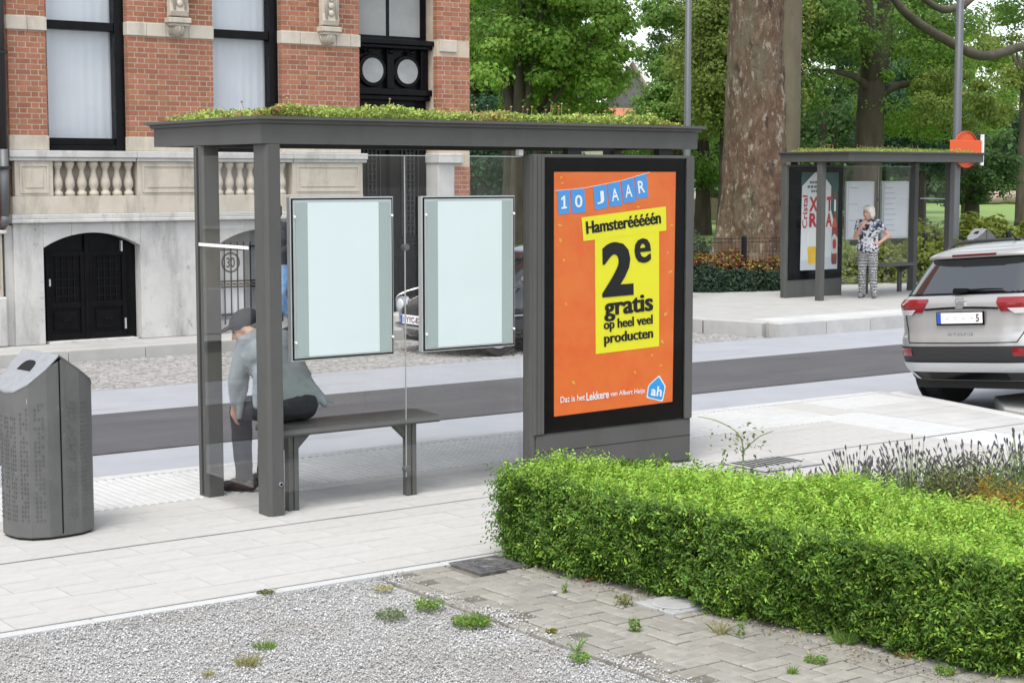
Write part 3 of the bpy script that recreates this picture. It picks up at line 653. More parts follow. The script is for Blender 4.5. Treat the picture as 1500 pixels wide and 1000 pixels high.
# basement doors in the first arch
a, b = ARCH[0]
ay = YF + 0.16
arc = arch_head(a + 0.002, b - 0.002, 1.215, 1.393, 1.5)
q = MB(); q.prism([(a + 0.002, 0.0), (b - 0.002, 0.0)] + arc[::-1], 'y', ay, ay + 0.05); bd = part(q, 'basement_door', MT['blackpaint'])
for cx in (a + 0.335, b - 0.40):
    q = MB(); w = 0.26
    for (u0, u1, v0, v1) in [(cx - w, cx - w + 0.06, 0.03, 1.15), (cx + w - 0.06, cx + w, 0.03, 1.15), (cx - w + .06, cx + w - .06, 0.03, 0.1), (cx - w + .06, cx + w - .06, 0.43, 0.50), (cx - w + .06, cx + w - .06, 1.09, 1.15)]: q.box(u0, u1, ay - 0.03, ay - 0.001, v0, v1)
    lf = q.build('leaf', MT['blackpaint'], bd, bevel=0.006)
    q = MB(); q.prism([(cx - 0.16, 0.15), (cx + 0.16, 0.15), (cx + 0.16, 0.38), (cx - 0.16, 0.38)], 'y', ay - 0.018, ay - 0.001); q.box(cx - 0.05, cx + 0.05, ay - 0.035, ay - 0.018, 0.25, 0.285); q.build('lower_panel', MT['blackpaint'], lf, bevel=0.012)
    q = MB()
    for k in range(4): q.tube([(cx - 0.12 + k * 0.08, ay - 0.02, 0.52), (cx - 0.12 + k * 0.08, ay - 0.02, 1.08)], 0.006, 5)
    for k in range(5): q.tube([(cx - 0.15, ay - 0.022, 0.58 + k * 0.11), (cx + 0.15, ay - 0.022, 0.58 + k * 0.11)], 0.006, 5)
    q.build('grille', mat('door_grille', (0.008, 0.008, 0.009), 0.5, spec=.15), lf)
q = MB(); q.box((a + b) / 2 - 0.06, (a + b) / 2, ay - 0.045, ay - 0.001, 0.0, 1.38); q.build('meeting_post', MT['blackpaint'], bd, bevel=0.006)
for (x_, z_, h_) in [(7.79, 0.72, 0.09), (8.765, 1.14, 0.14), (8.80, 0.13, 0.14)]:
    q = MB(); q.box(x_, x_ + 0.022, ay - 0.05, ay - 0.001, z_, z_ + h_); q.build('hinge', MT['alu'], bd)
q = MB(); q.box(a + 0.05, b - 0.05, YF - 0.03, ay, -0.01, 0.02); part(q, 'threshold', MT['stone'], bevel=0.006)
# second arch: barred basement window with a round plate behind the bars
a, b = ARCH[1]; ay = YF + 0.2
q = MB(); q.box(a, b, ay - 0.01, ay + 0.1, 0.0, 0.16); part(q, 'window_apron', MT['stone'])
arc = arch_head(a + 0.002, b - 0.002, 1.215, 1.393, 1.5)
q = MB(); q.prism([(a + 0.002, 0.16), (b - 0.002, 0.16)] + arc[::-1], 'y', ay + 0.04, ay + 0.06); bw = part(q, 'basement_window', mat('grey_pane', (0.20, 0.21, 0.215), 0.3, 0, (0.27, 0.28, 0.285), 3))
q = MB(); q.box(10.20, 10.58, ay + 0.02, ay + 0.039, 0.25, 1.10); q.build('board', MT['white'], bw)
q = MB(); q.lathe([(0.115, 0.0), (0.115, 0.004), (0.14, 0.004), (0.14, 0.0)], (0, 0, 0), 28, cap=False)
q.v = [(10.39 + p[0], ay + 0.019 - p[2], 0.94 + p[1]) for p in q.v]; q.build('ring', mat('ring_grey', (0.1, 0.1, 0.11), 0.6), bw)
text_on('30', 'number', mat('number_grey', (0.08, 0.08, 0.09), 0.6), bw, (10.325, ay + 0.018, 0.87), (1, 0, 0), (0, 0, 1), w=0.13, h=0.14, bold=0.02)
q = MB()
for k in range(13): q.tube([(a + 0.06 + k * 0.098, ay - 0.02, 0.1), (a + 0.06 + k * 0.098, ay - 0.02, 1.22)], 0.010, 6)
for zz in (0.22, 0.60, 0.68, 1.15): q.box(a + 0.01, b - 0.01, ay - 0.03, ay - 0.01, zz, zz + 0.018)
for k in range(12): q.lathe([(0.028, -0.006), (0.034, 0), (0.028, 0.006)], (a + 0.11 + k * 0.098, ay - 0.02, 0.648), 10, cap=False)
q.build('bars', MT['blackpaint'], bw)
# neighbouring house and drainpipe at the left edge
nb = thing('neighbour_house', 'brick house edge with ochre stone base left of the townhouse', 'house', (4.5, YF, 0))
q = MB(); q.box(-6, 7.14, YF - 0.02, 30, 1.45, 9.6); q.build('wall', mat('grey_render', (0.27, 0.255, 0.235), .9, 0, (0.34, 0.325, 0.30), 1.5, 8, bump=.2, bscale=40), nb)
for k in range(3):
    for zz in (2.6, 6.4):
        q = MB(); q.box(-4.6 + k * 3.0, -3.2 + k * 3.0, YF - 0.06, YF - 0.021, zz, zz + 2.4); w_ = q.build('window', MT['blackpaint'], nb); q = MB(); q.box(-4.5 + k * 3.0, -3.3 + k * 3.0, YF - 0.066, YF - 0.061, zz + .1, zz + 2.3); q.build('pane', MT['curtain'], w_)
q = MB(); q.box(-6, 7.19, YF - 0.06, 30, 0, 0.62); q.build('plinth', MT['stone'], nb, bevel=0.02)
q = MB(); q.box(-6, 7.15, YF - 0.03, 30, 0.622, 1.40); q.build('base', MT['cream'], nb)
q = MB(); q.box(6.2, 7.10, YF - 0.05, YF - 0.031, 0.72, 1.28); q.build('ochre_panel', mat('ochre', (0.42, 0.34, 0.2), 0.85, 0, (0.47, 0.4, 0.26), 5), nb, bevel=0.01)
q = MB(); q.box(-6, 7.2, YF - 0.09, 30, 1.402, 1.448); q.build('string_course', MT['stone'], nb, bevel=0.01)
q = MB(); ch = 0.0745
for r in range(42):
    z = 1.46 + r * ch; x = 6.2 + (0.11 if r % 2 else 0)
    while x < 7.1:
        q.box(x, min(x + 0.2, 7.135), YF - 0.035, YF + 0.03, z, z + 0.061); x += 0.215
q.build('brick_face', mat('dark_brick', (0.22, 0.075, 0.05), 0.9, 0, (0.30, 0.11, 0.07), 6, bump=0.3, bscale=80, isl_rand=0.3), nb)['kind'] = 'stuff'
q = MB(); q.box(7.20, 7.30, YF + 0.03, 30, 0, 1.5); part(q, 'corner_return', MT['stone']); q = MB(); q.box(7.135, 7.30, YF + 0.03, 30, 1.5, 8.8); part(q, 'corner_return', mat('dark_return', (0.16, 0.07, 0.05), .9, 0, (0.24, 0.12, 0.08), 8, bump=.3, bscale=60))
dp = thing('drainpipe', 'dark drainpipe with grey metal foot between the two houses', 'drainpipe', (7.17, YF - 0.12, 1.6))
q = MB(); q.tube([(7.17, YF - 0.12, 2.42), (7.17, YF - 0.12, 6)], 0.05, 14); q.build('pipe', mat('pipe_black', (0.02, 0.02, 0.022), 0.45), dp, smooth=True)
q = MB(); q.tube([(7.17, YF - 0.12, 1.62), (7.17, YF - 0.12, 2.44)], [0.05, 0.058], 14); q.tube([(7.17, YF - 0.12, 1.63), (7.17, YF - 0.10, 1.55), (7.17, YF - 0.03, 1.50)], [0.05, 0.05, 0.05], 14); q.build('foot', mat('pipe_grey', (0.13, 0.135, 0.14), 0.5, 0.3), dp, smooth=True)
q = MB(); 
for zz in (2.2, 3.6): q.box(7.10, 7.24, YF - 0.19, YF - 0.02, zz, zz + 0.03)
q.build('clamp', MT['shelter_dark'], dp)
# ================================================================== bus shelters
SL, SD = 3.57, 1.54
MT['sedum'] = mat('sedum_leaf', (0.30, 0.385, 0.085), 0.8, 0, None, isl_rand=0.5, hue_rand=0.035, transl=0.25)
MT['sedumred'] = mat('sedum_russet', (0.36, 0.24, 0.10), 0.8, 0, None, isl_rand=0.4, hue_rand=0.03, transl=0.25)
MT['substrate'] = mat('substrate', (0.12, 0.10, 0.06), 0.95)
PO = Vector((4.8, 9.15, 0))
def make_shelter(label, seed, nleaf):
    s = thing('bus_shelter', label, 'bus shelter')
    P = MT['shelter']
    def rect(x0, x1, y0, y1, z): return [(x0, y0, z), (x1, y0, z), (x1, y1, z), (x0, y1, z)]
    q = MB(); q.loft([rect(0, SL, 0, SD, 2.302), rect(0, SL, 0, SD, 2.425), rect(.03, SL - .03, .03, SD - .03, 2.425), rect(.03, SL - .03, .03, SD - .03, 2.302), rect(0, SL, 0, SD, 2.302)], cap=False)
    q.box(.031, SL - .031, .031, SD - .031, 2.345, 2.38)
    roof = q.build('roof', P, s, bevel=0.004)
    q = MB(); e = 0.045
    q.loft([rect(.004, SL - .004, .004, SD - .004, 2.420), rect(-.02, SL + .02, -.02, SD + .02, 2.428), rect(-.02, SL + .02, -.02, SD + .02, 2.444), rect(-e, SL + e, -e, SD + e, 2.450), rect(-e, SL + e, -e, SD + e, 2.468), rect(.02, SL - .02, .02, SD - .02, 2.468), rect(.02, SL - .02, .02, SD - .02, 2.40)], cap=False)
    q.build('roof_rim', MT['shelter_dark'] if False else P, roof)
    q = MB(); q.box(.022, SL - .022, .022, SD - .022, 2.39, 2.462); q.build('substrate', MT['substrate'], roof)
    rg = np.random.default_rng(seed)
    n = nleaf; x = rg.uniform(.06, SL - .10, n); y = np.where(rg.random(n) < .62, rg.beta(1, 3, n) * SD * .8 + .05, rg.uniform(.05, SD - .05, n))
    x = np.where(rg.random(n) < .1, rg.beta(1, 5, n) * 1.0 + .06, x)
    hgt = 0.038 + 0.034 * (np.sin(x * 4.1 + seed) * np.cos(y * 5 + x * 2) * .5 + .5) + 0.022 * np.sin(x * 17) * np.sin(y * 13 + x * 9)
    hgt *= np.clip((SL - .05 - x) / .35, 0.25, 1) * np.clip(x / .2, 0.4, 1)
    z = 2.462 + np.abs(hgt) * rg.uniform(0.15, 1.15, n) + 0.004
    Pn = np.stack([x, y, z], 1); Nn = np.stack([rg.normal(0, .5, n), rg.normal(-.3, .5, n), np.ones(n) * .8], 1)
    V = leaf_quads(Pn, Nn, 0.024, rg, 0.5, 0.6)
    pat = np.sin(x * 3.3 + seed * 2) + np.sin(x * 7.7 + y * 3) + rg.normal(0, .8, n)
    quads_obj('sedum', V[pat < 1.75], MT['sedum'], roof); quads_obj('sedum_russet', V[pat >= 1.75], MT['sedumred'], roof)
    q = MB()
    for k in range(46):
        xx = rg.uniform(.1, SL - .2); yy = rg.uniform(.05, .5); h = rg.uniform(.06, .15); dx = rg.normal(0, .02)
        q.tube([(xx, yy, 2.462), (xx + dx * .5, yy, 2.462 + h * .6), (xx + dx, yy, 2.462 + h)], [.0025, .002, .002], 4); q.ell((xx + dx, yy, 2.462 + h), .009, .009, .007, 6, 4)
    q.build('flower_stalks', MT['sedumred'], roof)['kind'] = 'stuff'
    # posts
    def post(x0, x1, y0, y1, cham=0.02):
        q = MB(); q.prism([(x0 + cham, y0), (x1 - .004, y0), (x1, y0 + .004), (x1, y1), (x0, y1), (x0, y0 + cham)], 'z', 0, 2.300)
        p = q.build('post', P, s, bevel=0.003); return p
    post(.030, .135, .0, .150); post(.0, .125, .815, .93)
    post(SL - .135, SL - .03, .815, .93)
    q = MB(); q.box(-.002, .0, .86, .885, .02, 2.29); q.build('groove', MT['shelter_dark'], s)
    q = MB(); q.tube([(.108, .0, .20), (.108, -.010, .20)], [.014, .014], 16); q.build('bolt', MT['steel'], s)
    q = MB(); q.tube([(.108, -.0101, .20), (.108, -.011, .20)], [.009, .009], 16); q.build('bolt_hole', MT['black'], s)
    # glazing
    for (a, b) in [(.137, 1.086), (1.092, 2.036)]:
        q = MB(); q.box(a, b, .085, .093, .13, 2.235); q.build('glass_pane', MT['glass'], s)
    q = MB(); q.box(-.006, .002, .155, .81, .165, 2.235); q.build('end_glass_pane', MT['glass'], s)
    q = MB(); q.box(-.008, -.0065, .16, .86, 1.655, 1.675); q.build('white_strip', MT['white'], s)
    q = MB(); q.box(.137, 2.036, .083, .095, 2.236, 2.241); q.build('glass_edge', MT['alu'], s)
    q = MB(); q.box(1.0866, 1.0914, .0845, .0935, .13, 2.235); q.build('glass_joint', MT['alu'], s)
    for zz in (1.645, .185):
        q = MB(); q.tube([(1.089, .062, zz), (1.089, .11, zz)], [.022, .022], 18); q.build('glass_clamp', MT['bin'], s, bevel=.004)
    q = MB(); q.box(2.0, 2.036, .07, .11, 2.245, 2.285); q.build('white_clip', MT['white'], s)
    # information panels
    for x0 in (.212, 1.182):
        x1 = x0 + .752; z0, z1 = .955, 1.976
        q = MB(); q.box(x0, x1, .03, .075, z0, z1); ip = q.build('info_panel', MT['alu'], s, bevel=.004)
        q = MB(); q.box(x0 + .008, x1 - .008, .0265, .0295, z0 + .008, z1 - .008); q.build('black_edge', MT['black'], ip)
        q = MB(); q.box(x0 + .018, x1 - .018, .0225, .026, z0 + .018, z1 - .018); q.build('inner_frame', MT['alu'], ip)
        q = MB(); q.box(x0 + .034, x1 - .034, .019, .022, z0 + .028, z1 - .034); q.build('side_strip', MT['stripgreen'], ip)
        q = MB(); q.box(x0 + .118, x1 - .118, .016, .0185, z0 + .028, z1 - .034); q.build('frosted_backing', MT['paperblue'], ip)
        q = MB(); q.box(x0 + .002, x1 - .002, .008, .0125, z0 + .002, z1 - .002); q.build('cover_glass', MT['caseglass'], ip)
        for (a, b) in [(x0 + .022, z0 + .12), (x1 - .022, z0 + .12), (x0 + .022, z1 - .12), (x1 - .022, z1 - .12)]:
            q = MB(); q.tube([(a, .004, b), (a, .016, b)], [.008, .008], 10); q.build('clip', MT['white'], ip)
        # timetable side
        q = MB(); q.box(x0 + .05, x1 - .05, .077, .080, z0 + .04, z1 - .04); q.build('timetable', mat('timetable_paper', (0.62, 0.64, 0.67), 0.4, 0, (0.68, 0.7, 0.72), 2), ip)
        q = MB()
        for k in range(9):
            if x0 < 1 or k % 3 == 0: q.box(x1 - .30 - .04 * (k % 3), x1 - .07, .0805, .0815, z1 - .12 - k * .095, z1 - .112 - k * .095)
        q.build('print', mat('print_grey', (0.25, 0.27, 0.3), 0.7), ip)
    # advertising case
    cx0, cx1 = 2.04, 3.525
    q = MB(); q.prism([(cx0 + .03, .0), (cx1, .0), (cx1 + .01, .03), (cx1 + .01, .09), (cx1, .12), (cx0 + .03, .12), (cx0 + .02, .09), (cx0 + .02, .03)], 'z', 0.0, 2.255)
    case = q.build('poster_case', P, s, bevel=.006)
    q = MB()
    for (a, b, c, d) in [(cx0 + .022, cx0 + .11, .33, 2.25), (cx1 - .075, cx1 - .003, .33, 2.25), (cx0 + .11, cx1 - .075, 2.232, 2.25)]: q.box(a, b, -.022, -.0005, c, d)
    q.build('frame', P, case, bevel=.004)
    q = MB(); q.box(cx0 + .045, cx0 + .05, -.0225, -.0222, .33, 2.25); q.box(cx0 + .08, cx0 + .083, -.0225, -.0222, .33, 2.25); q.build('frame_groove', MT['shelter_dark'], case)
    q = MB(); q.box(cx0 + .05, cx1 - .01, -.012, -.0005, .02, .318); q.build('base_panel', P, case, bevel=.004)
    q = MB(); q.box(cx0 + .05, cx1 - .01, -.0128, -.0121, .20, .206); q.build('base_seam', MT['shelter_dark'], case)
    q = MB(); q.box(cx0 + .11, cx1 - .075, -.006, -.0005, .33, 2.232); q.build('black_border', MT['black'], case)
    q = MB(); q.box(cx0 + .05, cx1 - .05, .1205, .126, .30, 2.22); q.build('black_border', MT['black'], case)
    for a in (cx0 + .35, cx1 - .3):
        q = MB(); q.box(a, a + .12, .03, .09, 2.256, 2.301); q.build('hanger', MT['shelter_dark'], case)
    q = MB(); q.box(cx0 + .112, cx1 - .077, -.0205, -.0175, .332, 2.23); q.build('cover_glass', MT['caseglass'], case)
    q = MB(); q.box(cx0 + .052, cx1 - .052, .134, .137, .302, 2.218); q.build('cover_glass', MT['caseglass'], case)
    return s, case
sh, case = make_shelter('grey bus shelter with sedum roof, orange sale poster and seated man', 1, 34000)
# --- the orange poster on the street-back face
cl = lambda n, c, r=.35, c2=None: mat(n, c, r, 0, c2, 4)
ORG = cl('poster_orange', (0.72, 0.135, 0.026), .3, (0.76, 0.18, 0.035)); YEL = cl('poster_yellow', (0.80, 0.74, 0.02)); BLU = cl('poster_blue', (0.07, 0.30, 0.68)); INK = cl('poster_ink', (0.003, 0.003, 0.004), .6); WHT = cl('poster_white', (0.82, 0.82, 0.82)); GLD = cl('confetti_gold', (0.72, 0.42, 0.05))
def PP(px, py, off=0.0): return onY(px, py, 9.142 - off) - PO
def flat(name, pts, off, m, par=None):
    q = MB(); q.add([PP(x, y, off) for x, y in pts], [tuple(range(len(pts)))[::-1]]); return q.build(name, m, par or case)
flat('poster', [(811.5, 252), (990, 252), (985, 588), (811.5, 610)], 0.0, ORG)
z1_ = lambda x, y: (770 + x / 3.846, 190 + y / 3.846)
z2_ = lambda x, y: (770 + x / 3.846, 440 + y / 3.846)
def ptext(s_, A, B, hpx, m, bold=0.0, off=0.0055, name='lettering', fat=0.0):
    a = PP(*A, off); b = PP(*B, off); ex = (b - a); w = ex.length; ex.normalize(); ez = Vector((0, -1, 0)).cross(ex) * -1
    ez = Vector((-ex.z, 0, ex.x)); h = (PP(A[0], A[1] - hpx, off) - a).length
    return text_on(s_, name, m, case, a, ex, ez, w=w, h=h, bold=bold, fat=fat)
q = MB(); q.tube([PP(*z1_(165, 345), .002), PP(*z1_(330, 330), .002), PP(*z1_(540, 288), .002), PP(*z1_(700, 240), .002)], .0018, 5); q.build('bunting_string', WHT, case)
tags = [('1', [(180, 345), (250, 335), (250, 470), (185, 480)]), ('0', [(255, 335), (330, 330), (340, 465), (265, 472)]), ('J', [(380, 320), (455, 310), (462, 440), (390, 452)]),
        ('A', [(460, 310), (530, 290), (545, 425), (475, 435)]), ('A', [(540, 285), (610, 270), (620, 405), (550, 415)]), ('R', [(615, 265), (680, 245), (692, 380), (625, 392)])]
for ch, qd in tags:
    pts = [z1_(*p) for p in qd]; flat('bunting_flag', pts, .0028, BLU)
    def lerp2(u, v): 
        a = [pts[3][k] * (1 - u) + pts[2][k] * u for k in (0, 1)]; b = [pts[0][k] * (1 - u) + pts[1][k] * u for k in (0, 1)]
        return (a[0] * (1 - v) + b[0] * v, a[1] * (1 - v) + b[1] * v)
    if ch == '1':
        flat('lettering', [lerp2(u, v) for u, v in [(.28, .22), (.74, .22), (.74, .30), (.60, .30), (.60, .76), (.46, .76), (.27, .66), (.27, .57), (.44, .63), (.44, .30), (.28, .30)]][::-1], .0055, WHT); continue
    ptext(ch, lerp2(.22 if ch != '1' else .34, .22), lerp2(.78 if ch != '1' else .64, .22), 18.5, WHT, 0.015)
flat('price_tag', [z1_(390, 600), z1_(752, 560), (770 + 752 / 3.846, 507), (770 + 395 / 3.846, 518.5)], .002, YEL)
flat('banner', [z1_(315, 495), z1_(790, 432), z1_(793, 568), z1_(325, 628)], .0034, YEL)
ptext('Hamsterééééén', (859.7, 342.9), (968, 327.3), 18.5, INK, 0.008, fat=.0042)
ptext('2', (883.6, 435.7), (927.0, 431.8), 80, INK, 0.035, fat=.008)
ptext('e', (931.2, 386.3), (953.3, 383.7), 36, INK, 0.012, fat=.007)
ptext('gratis', (886.2, 471.5), (956.4, 463.0), 34, INK, 0.014, fat=.0055)
ptext('op heel veel', (885.2, 487.0), (956, 478.3), 18.5, INK, 0.006, fat=.0032)
ptext('producten', (885.7, 508.0), (956.4, 499.2), 20, INK, 0.006, fat=.0036)
ptext('Dat is het', (821, 590), (857, 585.7), 9, WHT, 0.012)
ptext('Lekkere', (859, 587), (892, 582.5), 12, WHT, 0.02)
ptext('van Albert Heijn', (894, 582.5), (944.5, 577.5), 9.5, WHT, 0.012)
def rpoly(pts, r=0.25, n=5):
    out = []
    for i in range(len(pts)):
        p0, p1, p2 = pts[i - 1], pts[i], pts[(i + 1) % len(pts)]
        a = [p1[k] + (p0[k] - p1[k]) * r for k in (0, 1)]; b = [p1[k] + (p2[k] - p1[k]) * r for k in (0, 1)]
        for t_ in range(n + 1):
            t_ /= n; out.append(tuple((1 - t_) ** 2 * a[k] + 2 * t_ * (1 - t_) * p1[k] + t_ * t_ * b[k] for k in (0, 1)))
    return out
lg = [(752, 420), (790, 482), (772, 570), (680, 548), (690, 478)]
flat('logo_border', rpoly([z2_(*p) for p in lg], .12), .002, WHT)
c_ = (737, 500); flat('logo', rpoly([z2_(c_[0] + (p[0] - c_[0]) * .88, c_[1] + (p[1] - c_[1]) * .88) for p in lg], .15), .0036, cl('logo_blue', (0.03, 0.32, 0.72)))
ptext('a', z2_(704, 535), z2_(732, 539), 10, WHT, 0.03); ptext('h', z2_(736, 538), z2_(764, 541), 14.5, WHT, 0.03)
rr = random.Random(4)
for (x, y) in [(822, 260), (824, 268), (826, 381), (821, 352), (829, 445), (935, 303), (955, 520), (975, 460), (970, 500), (930, 545), (982, 398), (840, 560), (978, 370), (820, 330), (984, 330), (968, 535), (833, 300)]:
    a = rr.uniform(0, 3.1); s_ = rr.uniform(1.8, 3.2); flat('confetti', [(x + s_ * math.cos(a + k * 1.57) * (1.4 if k % 2 else .7), y + s_ * math.sin(a + k * 1.57) * (1.4 if k % 2 else .7)) for k in (0, 1, 2, 3)], .0024, GLD)
sh.location = PO
# --- shelter across the street (its open side faces us)
sh2, case2 = make_shelter('grey bus shelter with a white drinks poster across the street', 2, 9000)
FX0, FYB, FS = 20.50, 20.34, .95
def fp_(u, v, off=0.0): return Vector((2.04 + .17 + .96 - u * .96, .1275 + off, .46 + v * 1.67))
def fflat(name, pts, off, m):
    if name.startswith('bottle'): pts = [(.83 + (u - .755) * .73, v) for u, v in pts]
    q = MB(); q.add([fp_(u, v, off) for u, v in pts], [tuple(range(len(pts)))]); return q.build(name, m, case2)
RED = cl('poster_red', (0.45, 0.03, 0.03))
fflat('poster', [(0, 0), (1, 0), (1, 1), (0, 1)], 0, cl('poster_teal', (0.02, 0.07, 0.055), .3, (0.035, 0.10, 0.08)))
fflat('label_shape', [(0, 0), (1, 0), (1, .32), (.80, .62), (.80, .86), (.52, 1.0), (.36, 1.0), (.02, .86)], .001, cl('poster_pale', (0.66, 0.67, 0.66)))
fflat('tabletop', [(0, 0), (1, 0), (1, .14), (0, .10)], .0014, cl('poster_table', (0.55, 0.56, 0.58)))
def ftext(s_, u, v, w, h, m, bold, vert=False):
    o_ = fp_(u, v, .003)
    if vert: return text_on(s_, 'lettering', m, case2, o_, (0, 0, 1), (1, 0, 0), w=w, h=h, bold=bold)
    return text_on(s_, 'lettering', m, case2, o_, (-1, 0, 0), (0, 0, 1), w=w, h=h, bold=bold)
ftext('X', .21, .60, .23, .25, RED, .045); ftext('R', .22, .44, .21, .24, RED, .04); ftext('T', .68, .60, .15, .25, RED, .045); ftext('A', .665, .44, .165, .24, RED, .04); ftext('Cristal', .17, .43, .56, .13, RED, .02, True)
GRYI = cl('poster_grey_ink', (0.12, 0.13, 0.13))
for k, (w, u) in enumerate([(.34, .22), (.44, .16), (.30, .26)]):
    for j in range(5): fflat('small_print', [(u + j * w / 5, .885 - k * .045), (u + (j + .8) * w / 5, .885 - k * .045), (u + (j + .8) * w / 5, .91 - k * .045), (u + j * w / 5, .91 - k * .045)], .002, GRYI)
fflat('beer_glass', rpoly([(.22, .06), (.46, .06), (.50, .24), (.18, .24)], .15), .002, cl('beer_gold', (0.72, 0.42, 0.03), .3, (0.78, 0.55, 0.06)))
fflat('foam', rpoly([(.18, .245), (.50, .245), (.51, .37), (.44, .43), (.24, .43), (.16, .36)], .3), .002, cl('foam_white', (0.72, 0.73, 0.70)))
fflat('bottle', rpoly([(.76, .05), (.97, .05), (.975, .34), (.96, .44), (.905, .54), (.895, .80), (.835, .80), (.825, .54), (.77, .44), (.755, .34)], .2), .0018, cl('bottle_brown', (0.16, 0.035, 0.025), .3, (0.30, 0.05, 0.03)))
fflat('bottle_label', rpoly([(.757, .16), (.972, .16), (.972, .33), (.865, .37), (.757, .33)], .2), .0026, cl('bottle_label_white', (0.6, 0.55, 0.53)))
fflat('bottle_neck_label', [(.83, .60), (.90, .60), (.895, .72), (.835, .72)], .0026, WHT)
fflat('bottle_band', rpoly([(.775, .43), (.955, .43), (.905, .53), (.825, .53)], .2), .0026, cl('band_red', (0.6, 0.09, 0.03)))
fflat('bottle_badge', rpoly([(.80, .21), (.93, .21), (.93, .31), (.80, .31)], .4), .0032, RED)
sh2.location = (FX0 + SL * FS, FYB, PZ); sh2.scale = (FS, 1, 1); sh2.rotation_euler = (0, 0, math.pi)

# ================================================================== benches
def bench(label, loc, rot):
    b = thing('bench', label, 'bench'); P = MT['shelter']
    prof = [(.0, .49), (.012, .475), (.03, .482), (.03, .505), (.30, .512), (.325, .50), (.34, .48), (.352, .486), (.346, .516), (.32, .532), (.05, .526), (.014, .518)]
    q = MB(); q.prism(prof[::-1], 'x', 0, 1.20); q.build('seat', P, b, bevel=.004)
    for x in (.06, .945):
        q = MB(); q.box(x, x + .03, .02, .075, 0, .480); q.box(x + .042, x + .075, .02, .075, 0, .480); q.box(x + .03, x + .042, .03, .065, 0, .478); lg_ = q.build('leg', P, b, bevel=.003)
        q = MB(); q.prism([(.076, .36), (.32, .46), (.32, .478), (.076, .478)], 'x', x + .02, x + .055); q.build('arm', P, lg_, bevel=.004)
        sg = -1 if x > .5 else 1
        q = MB(); q.prism([(x + .0375 + sg * .038, .478), (x + .0375 + sg * .038, .39), (x + .0375 + sg * .13, .478)][::sg], 'y', .03, .065); q.build('gusset', P, lg_, bevel=.003)
    b.location = loc; b.rotation_euler = (0, 0, rot); return b
bench('grey metal bench in the near shelter with the seated man', (4.955, 9.225, 0), 0)
bench('grey metal bench in the far shelter behind the standing woman', (FX0 + SL * FS - .42, FYB - .12, PZ), math.pi)

# ================================================================== litter bins
def litter_bin(label, loc, rot, dots=True):
    b = thing('litter_bin', label, 'litter bin'); n = 16
    def ring_r(a): return 0.262 * (1 / (abs(math.cos(a)) ** 2.6 + abs(math.sin(a)) ** 2.6) ** (1 / 2.6))
    fac = [2 * math.pi * k / n for k in range(n)]
    prof = [(ring_r(a) * math.cos(a) * .98, ring_r(a) * math.sin(a) * .86) for a in fac]
    ridge = -0.025
    def top(x, y):
        if x > ridge: return 1.075 - (x - ridge) * .72
        t_ = (ridge - x) / .235; return 1.075 - .215 * max(t_, 0)
    def ring(sc, zf): return [(p[0] * sc, p[1] * sc, zf(p[0] * sc, p[1] * sc)) for p in prof]
    q = MB(); q.loft([ring(.99, lambda x, y: .015), ring(1.0, lambda x, y: .02), ring(1.0, lambda x, y: .06), ring(1.0, lambda x, y: top(x, y) - .03), ring(1.0, lambda x, y: top(x, y))], cap=False)
    body = q.build('body', MT['bin'], b)
    q = MB(); q.loft([ring(.93, lambda x, y: .0), ring(.93, lambda x, y: .03)]); q.build('foot', MT['rubber'], b)
    def lid(side, name, m):
        pts = []
        for k in range(n):
            p0, p1 = prof[k], prof[(k + 1) % n]; i0 = (p0[0] - ridge) * side >= 0; i1 = (p1[0] - ridge) * side >= 0
            if i0: pts.append(p0)
            if i0 != i1:
                t_ = (ridge - p0[0]) / (p1[0] - p0[0]); pts.append((ridge, p0[1] + (p1[1] - p0[1]) * t_))
        q = MB(); mth = len(pts); lo = [(p[0] * 1.012, p[1] * 1.012, top(p[0], p[1]) - .010) for p in pts]; hi = [(p[0] * 1.012, p[1] * 1.012, top(p[0], p[1]) + .005) for p in pts]
        q.loft([lo, hi]); return q.build(name, m, b, bevel=.003)
    lid(-1, 'steel_hood', MT['steel']); lid(1, 'rear_hood', MT['bin'])
    hx, hw = -.135, .058; q = MB(); pts = []
    for k in range(20):
        a = 2 * math.pi * k / 20; x = hx + hw * math.copysign(abs(math.cos(a)) ** .7, math.cos(a)); y = .0 + .085 * math.copysign(abs(math.sin(a)) ** .7, math.sin(a)); pts.append((x, y, top(x, 0) + .0065))
    q.add(pts, [tuple(range(20))]); q.build('opening', mat('bin_dark', (0.006, 0.006, 0.006), 0.9), b)
    # seam of the door
    yb = -min(p[1] for p in prof)
    q = MB(); q.box(-.028, -.022, -yb - .002, -yb + .02, .03, 1.07); q.build('door_seam', MT['black'], b)
    if dots:
        q = MB(); rr = random.Random(5)
        for (a0, cols) in [(160, 2), (176, 3), (194, 3), (212, 3), (232, 3), (276, 3), (294, 3)]:
            for c in range(cols):
                for r in range(38):
                    if rr.random() < .15 or r > 25: continue
                    a = R_(a0 + c * 4.6); k0 = int(a / (2 * math.pi / n)); f_ = a / (2 * math.pi / n) - k0; x = prof[k0 % n][0] * (1 - f_) + prof[(k0 + 1) % n][0] * f_; y = prof[k0 % n][1] * (1 - f_) + prof[(k0 + 1) % n][1] * f_; z = .12 + r * .027
                    if z > top(x, 0) - .14: continue
                    q.box(x - .0048, x + .0048, y - .0048, y + .0048, z - .005, z + .005)
        o = q.build('embossed_dots', MT['bin'], b); o['kind'] = 'stuff'
    q = MB(); q.box(-.202, -.197, -.165, -.150, .80, .83); q.build('tag', MT['white'], b)
    b.location = loc; b.rotation_euler = (0, 0, rot); return b
litter_bin('grey litter bin with sloping steel hood standing on the near pavement', (3.57, 9.55, 0.0), R_(6))
